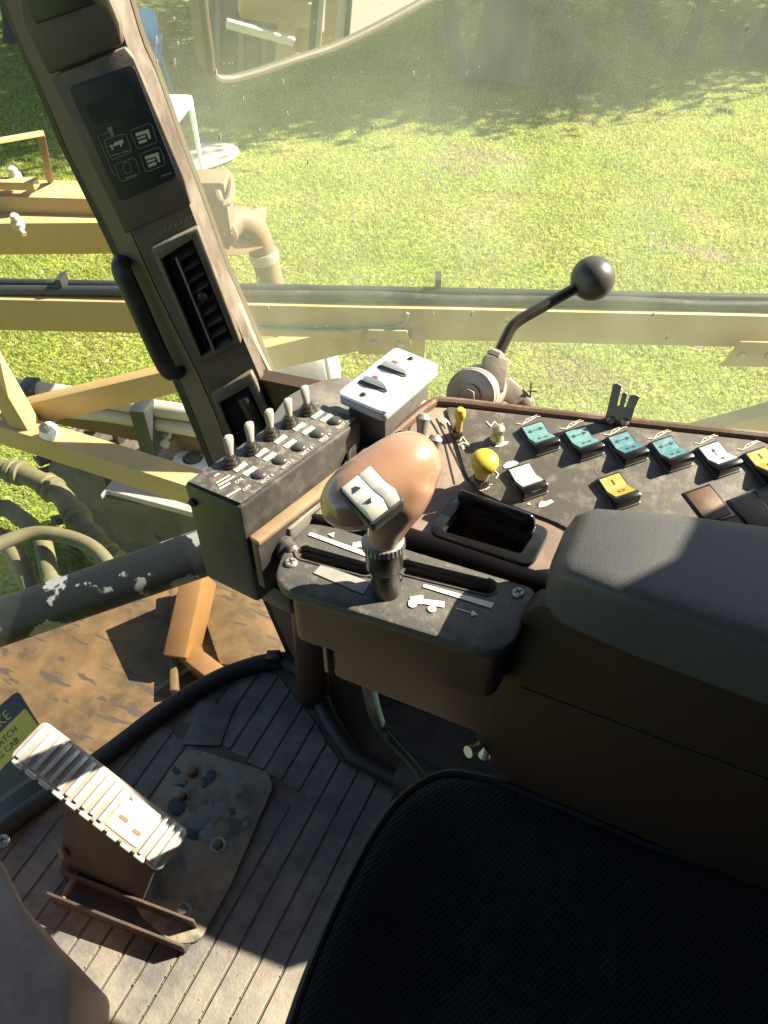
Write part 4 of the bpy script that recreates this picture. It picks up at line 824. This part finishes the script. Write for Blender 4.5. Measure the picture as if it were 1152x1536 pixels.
# thumb switch on the grip
sc0 = D(556, 742, 0.5154); tn = (CAMP-sc0).normalized(); tn = (tn*.8+up*.42-rv*.12).normalized()
su = rv*42+up*40; su = (su-tn*su.dot(tn)).normalized(); sv = tn.cross(su); sv = sv if sv.dot(up) < 0 else -sv
def S_(a, b, h): return sc0+su*a+sv*b+tn*h
ts = prism('thumb_switch', rpoly([S_(x, y, -.012) for x, y in ((-.0145, -.0185), (.0145, -.0185), (.0145, .0185), (-.0145, .0185))], .003, 2), tn*.0115, blackp, GLc, .001)
for x0, wd_, mt_ in ((-.0125, .0145, lensw), (.0023, .0102, mat('pale_rocker', (.5, .5, .48), .35))):
    bm = bmesh.new(); bprism(bm, [S_(x0, y, h) for y, h in ((-.0165, -.001), (-.015, .0055), (.001, .0045), (.013, .010), (.0165, -.001))], su*wd_); fin('rocker', bm, mt_, ts, .0008)
for y, h0, sgn in ((-.007, .0052, -1), (.0065, .0072, 1)):
    prism('arrow_mark', [S_(-.0053, y+sgn*.0026, h0+(.0010 if sgn > 0 else .0002)), S_(-.0078, y-sgn*.0014, h0-.0008*(sgn > 0)), S_(-.0028, y-sgn*.0014, h0-.0008*(sgn > 0))], tn*.0009, ink, ts, smooth=False)

# ================================================================== SECTION SWITCH BOX
BT = HP(.84); Lx, Fx, Rx, Kx = BT(274, 724), BT(361, 763), BT(543, 630), BT(463, 596)
SB = thing('section_switch_box', 'black switch box with five grey toggle switches and white labels', 'switch box', (Lx+Rx)/2-V((0, 0, .12)))
prism('housing', [Lx, Fx, Rx, Kx], V((0, 0, -.118)), boxm, SB, .004)
fc = prism('face_plate', [p+V((0, 0, .0004)) for p in (BT(282, 724), BT(361, 757), BT(535, 630), BT(465, 600))], V((0, 0, .0014)), boxt, SB, .0006)
BQ = HP(.8419); lx = (Rx-Fx).normalized(); ly = (Fx-Lx).normalized(); wx = V((-lx.y, lx.x, 0))
tb_ = [(347, 696), (378, 676), (407, 654), (435, 636), (462, 618)]; tt_ = [(342, 650), (373, 630), (403, 611), (431, 595), (456, 576)]
for (u, v), (u2, v2) in zip(tb_, tt_):
    p = BQ(u, v); q = p+V((0, 0, 1)); 
    # lever leans with the photograph: solve its top at 28 mm above the face
    q = Z(u2, v2+3, .84+.0265)
    tgm = mat('toggle_grey', (.22, .215, .205), .5, col2=(.32, .31, .29), scale=60)
    k = tube('toggle_switch', [p, p.lerp(q, .25), p.lerp(q, .5), p.lerp(q, .8), p.lerp(q, .95), q], [(.0026, .0026), (.0027, .0027), (.0034, .0028), (.0048, .0026), (.0046, .0024), (.003, .0018)], tgm, SB, 16, flat=lx)
    lathe('nut', [(.0078, 0), (.0078, .0025), (.0062, .0028), (.0062, .0055), (.0045, .0058), (.0045, .0085), (.003, .009)], p, zv, gunm, k, 18)
for i, (u, v) in enumerate([(389.6, 712), (421, 690.5), (449.6, 671), (477, 651), (503, 632)]):
    lathe('lamp', [(.0058, 0), (.0058, .001), (.005, .0022), (.003, .003), (0, .0032)], BQ(u, v), zv, mat('dark_lamp', (.06, .055, .055), .25, coat=.4), SB, 20)
    p = BQ(u, v)+wx*-.010-lx*.007; text('lettering', 'SECT %d' % (6+i), p, lx, wx, .0046, white, SB)
for (u, v) in [(360.7, 701), (375, 707), (392.7, 679.6), (405, 685.4), (421, 659.5), (435, 665.8), (449, 640.6), (462.7, 646), (476.5, 622.5), (490, 627.5)]:
    c = BQ(u, v, .0002); prism('label_strip', [c+lx*a+wx*b for a, b in ((-.0062, -.0023), (.0062, -.0023), (.0062, .0023), (-.0062, .0023))], V((0, 0, .0004)), white, SB, smooth=False)
text('lettering', 'OFF', BQ(367, 738), lx, wx, .0048, white, SB); text('lettering', 'ON', BQ(355, 727), lx, wx, .0048, white, SB)
for (u, v, n_) in ((323, 714, 2), (326, 724, 5), (329, 728, 6), (331, 733, 4), (342, 744, 5)):
    for k in range(n_): c = BQ(u+k*4.2, v-k*2.4, .0002); prism('fine_print', [c+lx*a+wx*b for a, b in ((-.0012, -.0008), (.0012, -.0008), (.0012, .0008), (-.0012, .0008))], V((0, 0, .0003)), white, SB, smooth=False)
screw(Lx.lerp(Fx, .12)+V((0, -.001, -.018)), (0, -1, 0), .004, blackp, SB)
# bracket holding the box
bk0, bk1 = Fx+V((.003, .0, -.034)), Rx+V((.003, .0, -.034)); nb_ = lx.cross(zv).normalized()
BR = thing('box_bracket', 'dusty gold-edged mounting rail between the switch box and the console', 'bracket', (bk0+bk1)/2-V((0, 0, .03)))
prism('rail', [bk0+nb_*.001, bk1+nb_*.001, bk1+nb_*.012, bk0+nb_*.012], V((0, 0, .005)), mat('dusty_gold', (.38, .27, .15), .55, col2=(.2, .14, .09), scale=80, amt=.7), BR, .001)
prism('web', [bk0+nb_*.002, bk1+nb_*.002, bk1+nb_*.010, bk0+nb_*.010], V((0, 0, -.055)), boxm, BR, .001)
lathe('clamp_knob', [(.010, 0), (.010, .004), (.007, .006), (.0075, .012), (.005, .015)], bk0.lerp(bk1, .18)+nb_*.010+V((0, 0, -.022)), nb_, blackp, BR, 20)
prism('support_arm', [Lx+V((.03, .02, -.119)), Fx+V((.02, .02, -.119)), Rx+V((.03, 0, -.119)), Kx+V((0, 0, -.119))], V((0, 0, -.03)), boxm, BR, .003)

# white-faced switch unit
WP = HP(.852); wq = [(506, 594), (593, 525), (660, 552), (577, 624)]
WB = thing('control_unit', 'small white-faced control unit with two slotted switches beside the window', 'control unit', WP(580, 580, -.07))
prism('face', rpoly([WP(u, v) for u, v in wq], .006, 4), V((0, 0, .004)), whitep, WB, .0015)
prism('rim', rpoly([WP(u, v, -.008) for u, v in wq], .006, 4), V((0, 0, .0075)), mat('pale_grey_rim', (.35, .38, .40), .5), WB, .002)
cw = WP(582, 575); prism('housing', [(p*.80+cw*.20)-V((0, 0, .009)) for p in [WP(u, v) for u, v in wq]], V((0, 0, -.05)), mat('speckled_housing', (.06, .058, .06), .8, col2=(.13, .115, .095), scale=260, amt=.5), WB, .002)
for u, v, red in ((559, 586, True), (588, 563, True)):
    a, b = WP(u-21, v-8, .0042), WP(u+21, v+8, .0042); d = b-a; s = zv.cross(d).normalized()
    sl = prism('slot', rpoly([a-s*.002, b-s*.002, b+s*.003, a+s*.003], .002, 3), V((0, 0, .0006)), blackp, WB)
    bm = bmesh.new(); pts = [a.lerp(b, .5-.45*math.cos(math.pi*k/10))+V((0, 0, .001+.007*math.sin(math.pi*k/10))) for k in range(11)]; bprism(bm, [p+s*.003 for p in pts], s*.0035); pd = fin('paddle', bm, whitep, WB, .0006)
    prism('red_mark', [a.lerp(b, k)+s*w_+V((0, 0, .0083)) for k, w_ in ((.42, .0035), (.62, .0035), (.62, .0058), (.42, .0058))], V((0, 0, .0004)), redm, pd, smooth=False)
for u, v in ((545, 598), (616, 544)): screw(WP(u, v, .0042), zv, .0028, blackp, WB)
tube('cable_loop', smoothpts([WP(522, 612, -.012), WP(524, 622, -.03), WP(520, 634, -.04), WP(526, 640, -.055)], 4), .0022, seal, WB, 8)

# ================================================================== BALL LEVER
hc = D(706, 592, .745); hax = (rv*.42+up*.30+fw*.85).normalized()
LV = thing('hand_throttle', 'bent steel lever with black ball knob on a metal pivot drum by the window', 'lever', hc-V((0, 0, .04)))
lathe('pivot_drum', [(.018, -.003), (.0245, -.002), (.0245, .002), (.0255, .003), (.0255, .036), (.0235, .039), (0, .039)], hc, hax, dirtal, LV, 36)
hexbolt('bolt', hc-hax*.003, -hax, .0075, .006, steel, LV); lathe('washer', [(.011, 0), (.011, .002)], hc-hax*.004, -hax, steel, LV)
bc = D(741, 553, .752); dj = (D(745, 531, .75)-D(741, 553, .752)).normalized(); obox('rod_block', bc-dj*.006, (rv*.95-up*.2).normalized()*.0125, dj*.016, fw*.011, dirtal, LV, .002)
r0, r1, r2 = D(743, 540, .75), D(770, 485, .75), D(889, 418, .755)
rp = [r0, r0.lerp(r1, .8)]+[r0.lerp(r1, .8)*(1-t)**2+r1*2*t*(1-t)+r1.lerp(r2, .15)*t*t for t in (.25, .5, .75)]+[r1.lerp(r2, .15), r1.lerp(r2, .95)]
tube('rod', rp, .0056, gunm, LV, 16); lathe('lock_nut', [(.009, 0), (.009, .004), (.006, .007)], D(742, 536, .748), r1-r0, steel, LV, 6)
sphere('ball_knob', r2, .0215, mat('ball_plastic', (.05, .052, .045), .38, col2=(.065, .065, .055), scale=40, dust=DUST, damt=.2), LV, 36)
lp0, lp1 = D(750, 580, .765), D(789, 604, .765); ln = (lp1-lp0).normalized(); sd_ = ln.cross(fw).normalized()
prism('link_arm', rpoly([lp0-sd_*.010, lp1-sd_*.0075+ln*.008, lp1+sd_*.0075+ln*.008, lp0+sd_*.014], .006, 4), fw*.004, dirtal, LV, .001)
hexbolt('link_bolt', lp1-fw*.001, -fw, .0052, .005, steel, LV); tube('split_pin', [lp1+sd_*-.004+ln*.006, D(797, 574, .763)], .0009, gunm, LV, 6); tube('split_pin', [D(791, 586, .763), D(806, 588, .763)], .0007, gunm, LV, 6)
tube('link_rod', [lp1+fw*.004, lp1+fw*.006-zv*.06], .005, gunm, LV, 10)
beam('pivot_post', hc+hax*.02-zv*.012, V((*(hc+hax*.02).xy, .74)), .03, .02, gunm, LV, upv=(1, 0, 0))

# spring clip on the panel edge
ce = PN(925, 637, .003); cu = (PN(945, 640)-PN(905, 634)).normalized(); cnn = V((-cu.y, cu.x, 0)).normalized(); cnn = cnn if cnn.dot(hv) < 0 else -cnn
CL = thing('spring_clip', 'small forked metal clip screwed to the outer edge of the switch panel', 'clip', ce)
def C_(a, h): return ce+cu*a+V((0, 0, h))
prism('clip_plate', [C_(a, h) for a, h in ((-.0115, -.004), (.0115, -.004), (.0115, .018), (-.0115, .018))], -cnn*.001, greym, CL, .0003)
for a0, a1, top, bend in ((-.0115, -.0038, .041, -.1), (-.0022, .0022, .033, 0), (.0036, .0115, .032, .2)):
    q = [C_(a0, .018), C_(a1, .018), C_(a1+(a1-a0)*bend, top*.97), C_((a0+a1)/2+(a1-a0)*bend, top), C_(a0+(a1-a0)*bend*.6, top*.97)]; prism('prong', q, -cnn*.001, greym, CL, .0003)
for a in (-.0062, .0062): lathe('screw', [(.0042, 0), (.0040, .0012), (.0025, .0025), (.0012, .0022), (0, .001)], C_(a, .0015), cnn, steel, CL, 16)

# ================================================================== SEAT
SE = thing('driver_seat', 'black woven fabric driver seat cushion', 'seat', (.2, .1, 0))
outl = [V(p) for p in ((-.055, .372, .54), (-.10, .358, .54), (-.128, .32, .54), (-.139, .27, .54), (-.141, .2, .54), (-.136, .12, .54), (-.12, .03, .54), (-.10, -.06, .54), (-.05, -.12, .54), (.05, -.14, .54), (.45, -.13, .54), (.45, .36, .54), (.1, .372, .54))]
outl = smoothpts(outl+[outl[0]], 5)[:-1]
bm = bmesh.new(); cen = sum(outl, V())/len(outl); lay = [(1.0, -.13), (1.0, -.03), (.995, -.015), (.98, -.004), (.95, .001), (.9, .003), (.8, 0), (.6, -.008), (.3, -.012)]; rings = []
for f_, dz in lay: rings.append([bm.verts.new(V((cen.x+(p.x-cen.x)*f_, cen.y+(p.y-cen.y)*f_, .54+dz))) for p in outl])
for a, b in zip(rings[:-1], rings[1:]):
    for k in range(len(a)): bm.faces.new((a[k], a[(k+1) % len(a)], b[(k+1) % len(a)], b[k]))
bm.faces.new(rings[-1]); bm.faces.new(rings[0][::-1])
def fabric(M):
    t = M.node_tree; n = t.nodes; l = t.links; g = n.new('ShaderNodeNewGeometry'); mp = n.new('ShaderNodeMapping'); mp.inputs['Rotation'].default_value = (0, 0, R(30)); l.new(g.outputs['Position'], mp.inputs[0])
    wv = n.new('ShaderNodeTexWave'); wv.inputs['Scale'].default_value = 75; wv.inputs['Distortion'].default_value = 1; l.new(mp.outputs[0], wv.inputs[0])
    w2 = n.new('ShaderNodeTexWave'); w2.bands_direction = 'Y'; w2.inputs['Scale'].default_value = 75; w2.inputs['Distortion'].default_value = 1; l.new(mp.outputs[0], w2.inputs[0])
    ml = n.new('ShaderNodeMath'); ml.operation = 'MULTIPLY'; l.new(wv.outputs['Fac'], ml.inputs[0]); l.new(w2.outputs['Fac'], ml.inputs[1])
    bp = n.new('ShaderNodeBump'); bp.inputs['Strength'].default_value = .7; bp.inputs['Distance'].default_value = .0015; l.new(ml.outputs[0], bp.inputs['Height']); l.new(bp.outputs[0], n['Principled BSDF'].inputs['Normal'])
    n['Principled BSDF'].inputs['Sheen Weight'].default_value = .15
fabric(seatm); fin('cushion', bm, seatm, SE, ang=50)
tube('piping', [V((cen.x+(p.x-cen.x)*.985, cen.y+(p.y-cen.y)*.985, .5385)) for p in outl+outl[:1]], .0042, mat('seat_piping', (.012, .012, .012), .6), SE, 8)
prism('pan', [V((x*.9+.02, y*.86+.02, .41)) for x, y in ((-.1, -.1), (.45, -.12), (.45, .35), (-.06, .35))], V((0, 0, -.05)), gunm, SE, .01)
prism('pedestal', [V((x, y, 0)) for x, y in ((.08, -.02), (.40, -.02), (.40, .24), (.08, .24))], V((0, 0, .36)), gunm, SE, .02)
prism('backrest', rpoly([V((.46, -.13, .50)), V((.46, .36, .50)), V((.52, .32, 1.20)), V((.52, -.09, 1.20))], .08), V((.10, 0, 0)), seatm, SE, .02)
tube('slide_lever', [YP(730, 1108, .385), YP(716, 1122, .37), YP(702, 1128, .36)], [.004, .004, .006], chrome, SE, 10)
tube('slide_lever', [YP(733, 1104, .39), YP(726, 1135, .38)], [.004, .006], chrome, SE, 10)

# things under the console
HT = thing('heater_box', 'black slatted heater grille low under the shift console', 'heater', (-.05, .55, 0))
prism('case', [V((x, y, .0)) for x, y in ((-.22, .50), (.3, .52), (.3, .57), (-.22, .55))], V((0, 0, .16)), blackp, HT, .006)
for k in range(16): obox('slat', V((-.19+k*.028, .498+k*.0011, .09)), V((.004, 0, 0)), V((0, .003, 0)), V((0, 0, .05)), gunm, HT)
tag(tube('control_cable', smoothpts([YP(548, 1000, .44), YP(560, 1060, .45), D(572, 1090, 1.08), D(596, 1120, 1.10), D(622, 1150, 1.12), D(640, 1185, 1.14)], 5), .0085, greend), 'dark teal cable hanging from under the shift console to the mat', 'cable')
# column under the switch box, down to the floor
tag(tube('corner_post', [V((-.455, .66, 0)), V((-.40, .60, .35)), V((-.33, .50, .66))], .03, dkbrown, None, 14), 'dark brown post in the floor corner below the switch box', 'post')

# ================================================================== PEDALS & COLUMN
PD = thing('accelerator_pedal', 'ribbed shiny aluminium accelerator pedal on a rusty hinge bracket', 'pedal', (-.5, .27, 0))
a0, a1, a2, a3 = Z(62, 1078, .215), Z(284, 1243, .105), Z(240, 1313, .105), Z(17, 1135, .205)
pu = ((a1-a0)+(a2-a3))/2; pl_ = pu.length; pu.normalize(); pw = ((a3-a0)+(a2-a1))/2; pw = pw-pu*pw.dot(pu); pw_ = pw.length; pw.normalize(); pn_ = pu.cross(pw).normalized(); pn_ = pn_ if pn_.z > 0 else -pn_
pc = (a0+a1+a2+a3)/4
def T(a, b, h): return pc+pu*a*pl_+pw*b*pw_+pn_*h
prism('treadle', rpoly([T(a, b, -.012) for a, b in ((-.5, -.5), (.5, -.5), (.5, .5), (-.5, .5))], .012, 4), pn_*.012, dirtal, PD, .003)
for k in range(11):
    x = -.46+k*.055; bm = bmesh.new(); obox('ridge', T(x, 0, .0022), pu*.0036, pw*pw_*.42, pn_*.0026, chrome, PD, .0012)
for x in (.36, .41, .455): obox('ridge', T(x, 0, .0018), pu*.003, pw*pw_*.45, pn_*.0022, chrome, PD, .0012)
for k in range(10): obox('side_tooth', T(-.44+k*.09, .5, -.006), pu*.009, pw*.003, pn_*.006, chrome, PD, .001)
prism('wear_plate', rpoly([T(a, b, .0003) for a, b in ((.12, -.4), (.33, -.4), (.33, .4), (.12, .4))], .004, 2), pn_*.001, chrome, PD, .0004)
hexbolt('rivet', T(.02+.13, -.33, .001), pn_, .004, .002, steel, PD); 
for a, b, w_, h_ in ((.18, .10, .008, .0028), (.28, .16, .007, .0028)): prism('slot_mark', rpoly([T(a, b, .0014)+pu*x*w_+pw*y*h_ for x, y in ((-1, -1), (1, -1), (1, 1), (-1, 1))], .0025, 3), pn_*.0006, rust, PD)
rb = mat('rusty_bracket', (.045, .043, .045), .7, .2, col2=(.11, .07, .05), scale=18, amt=.4, bump=.5, bscale=120)
prism('web_plate', [T(a, .35, -.013) for a in (-.15, .47)]+[Z(215, 1352, .03), Z(95, 1300, .02)], pw*.006, rb, PD, .002)
prism('web_plate', [T(a, -.35, -.013) for a in (-.10, .45)]+[T(.45, -.35, -.07), T(-.05, -.35, -.11)], pw*.006, rb, PD, .002)
h0, h1 = Z(85, 1325, .03), Z(285, 1400, .03); hy = (h1-h0).normalized().cross(zv)*.017
prism('hinge_channel', [h0-hy-zv*.026, h1-hy-zv*.026, h1-hy+zv*.010, h0-hy+zv*.016], hy*.25, rb, PD, .001); prism('hinge_channel', [h0+hy-zv*.026, h1+hy-zv*.026, h1+hy+zv*.006, h0+hy+zv*.014], hy*.25, rb, PD, .001); prism('hinge_channel', [h0-hy-zv*.026, h1-hy-zv*.026, h1+hy-zv*.026, h0+hy-zv*.026], zv*.004, rb, PD, .001)
tube('hinge_pin', [h0.lerp(h1, .1)-hy*1.3, h0.lerp(h1, .1)+hy*1.3], .006, rust, PD, 10)
hexbolt('pivot_bolt', Z(98, 1278, .06), (-.3, -.8, .4), .010, .008, rust, PD)
pp = [(254, 1160), (276, 1130), (300, 1128), (400, 1160), (412, 1180), (345, 1335), (300, 1415), (262, 1420), (210, 1375), (180, 1280)]
def flaky():
    M = mat('flaking_plate', (.075, .085, .10), .6, .2, col2=(.24, .21, .16), scale=34, amt=.12, bump=1, bscale=70, dust=(.34, .27, .19), damt=.55, dscale=14); return M
prism('base_plate', rpoly([Z(u, v, .0014) for u, v in pp], .012, 3), V((0, 0, .009)), flaky(), PD, .002)
for u, v in ((327, 1268), (275, 1367)): b_ = hexbolt('bolt', Z(u, v, .0105), zv, .0085, .010, rust, PD); lathe('washer', [(.013, 0), (.013, .002)], Z(u, v, .0103), zv, steel, b_)
for u, v, r_ in ((288, 1158, .010), (275, 1195, .007)): lathe('bolt', [(r_, 0), (r_*.95, .006), (r_*.6, .009), (0, .0095)], Z(u, v, .0105), zv, rust, PD, 12)
rg = random.Random(31)
for k in range(26):
    u, v = rg.uniform(262, 385), rg.uniform(1142, 1262)
    if (u-262)*.25+1135 > v: continue
    c = Z(u, v, .0106); r_ = rg.uniform(.007, .022); q = [c+V((r_*rg.uniform(.4, 1.2)*math.cos(a*.785), r_*rg.uniform(.3, .9)*math.sin(a*.785), 0)) for a in range(8)]
    prism('paint_flake', q, V((0, 0, rg.uniform(.0004, .0011))), mat('pale_flake', (.26, .25, .22), .8, col2=(.14, .16, .18), scale=60) if k % 3 else mat('dark_flake', (.04, .05, .065), .6), PD, .0004)
hp_ = [(300, 1052), (352, 1062), (330, 1120), (274, 1118)]
prism('heel_pad', [Z(u, v, .0013) for u, v in hp_], V((0, 0, .004)), rubber, MTc, .001)
# steering column shroud at the lower left
ST = thing('column_shroud', 'brown plastic steering column shroud standing on the floor mat', 'shroud', (-.5, .02, 0))
tp2 = [Z(u, v, .30) for u, v in ((-260, 1180), (0, 1282), (36, 1360), (105, 1452), (100, 1700), (-300, 1800))]; bt2 = [Z(u, v, .004) for u, v in ((-240, 1390), (30, 1400), (60, 1440), (168, 1496), (150, 1700), (-300, 1800))]
bm = bmesh.new(); a = [bm.verts.new(p) for p in tp2]; b = [bm.verts.new(p) for p in bt2]; bm.faces.new(a); bm.faces.new(b[::-1])
for i in range(6): bm.faces.new((a[i], a[(i+1) % 6], b[(i+1) % 6], b[i]))
fin('shell', bm, deckm, ST, .012, seg=3)
screw(Z(4, 1262, .31), zv, .008, steel, ST)
# brake decal board behind the pedal
o_ = D(22, 1040, 1.42); BD = thing('warning_board', 'dark board with a black and yellow warning label behind the pedal', 'sign', D(0, 1200, 1.40))
bx_ = D(0, 1062, 1.42)-o_; bx_.normalize(); by_ = (D(75, 1125, 1.40)-o_).normalized(); bnn = bx_.cross(by_).normalized(); bnn = bnn if bnn.dot(CAMP-o_) > 0 else -bnn
BP = Pl(o_, bnn)
prism('board', rpoly([BP(u, v, -.006) for u, v in ((25, 1036), (90, 1140), (95, 1290), (-60, 1420), (-140, 1180))], .01, 3), bnn*.006, mat('board_black', (.022, .026, .03), .4), BD, .001)
decal('yellow_label', BP, ((38, 1062), (62, 1095), (-20, 1175), (-60, 1158)), mat('label_yellow', (.55, .47, .05), .5), BD, r=.004)
BPq = Pl(BP(0, 1100, .0008), bnn); bxr = (BP(38, 1062)-BP(0, 1100)).normalized(); byu = (BP(0, 1080)-BP(10, 1100)).normalized()
yl = mat('label_yellow_ink', (.45, .40, .06), .6)
text('lettering', 'KE', BPq(1, 1092), bxr, byu, .026, yl, BD); text('lettering', 'ATCH', BPq(1, 1121), bxr, byu, .017, ink, BD); text('lettering', 'NG CAB', BPq(0, 1141)-bxr*.012, bxr, byu, .017, ink, BD)
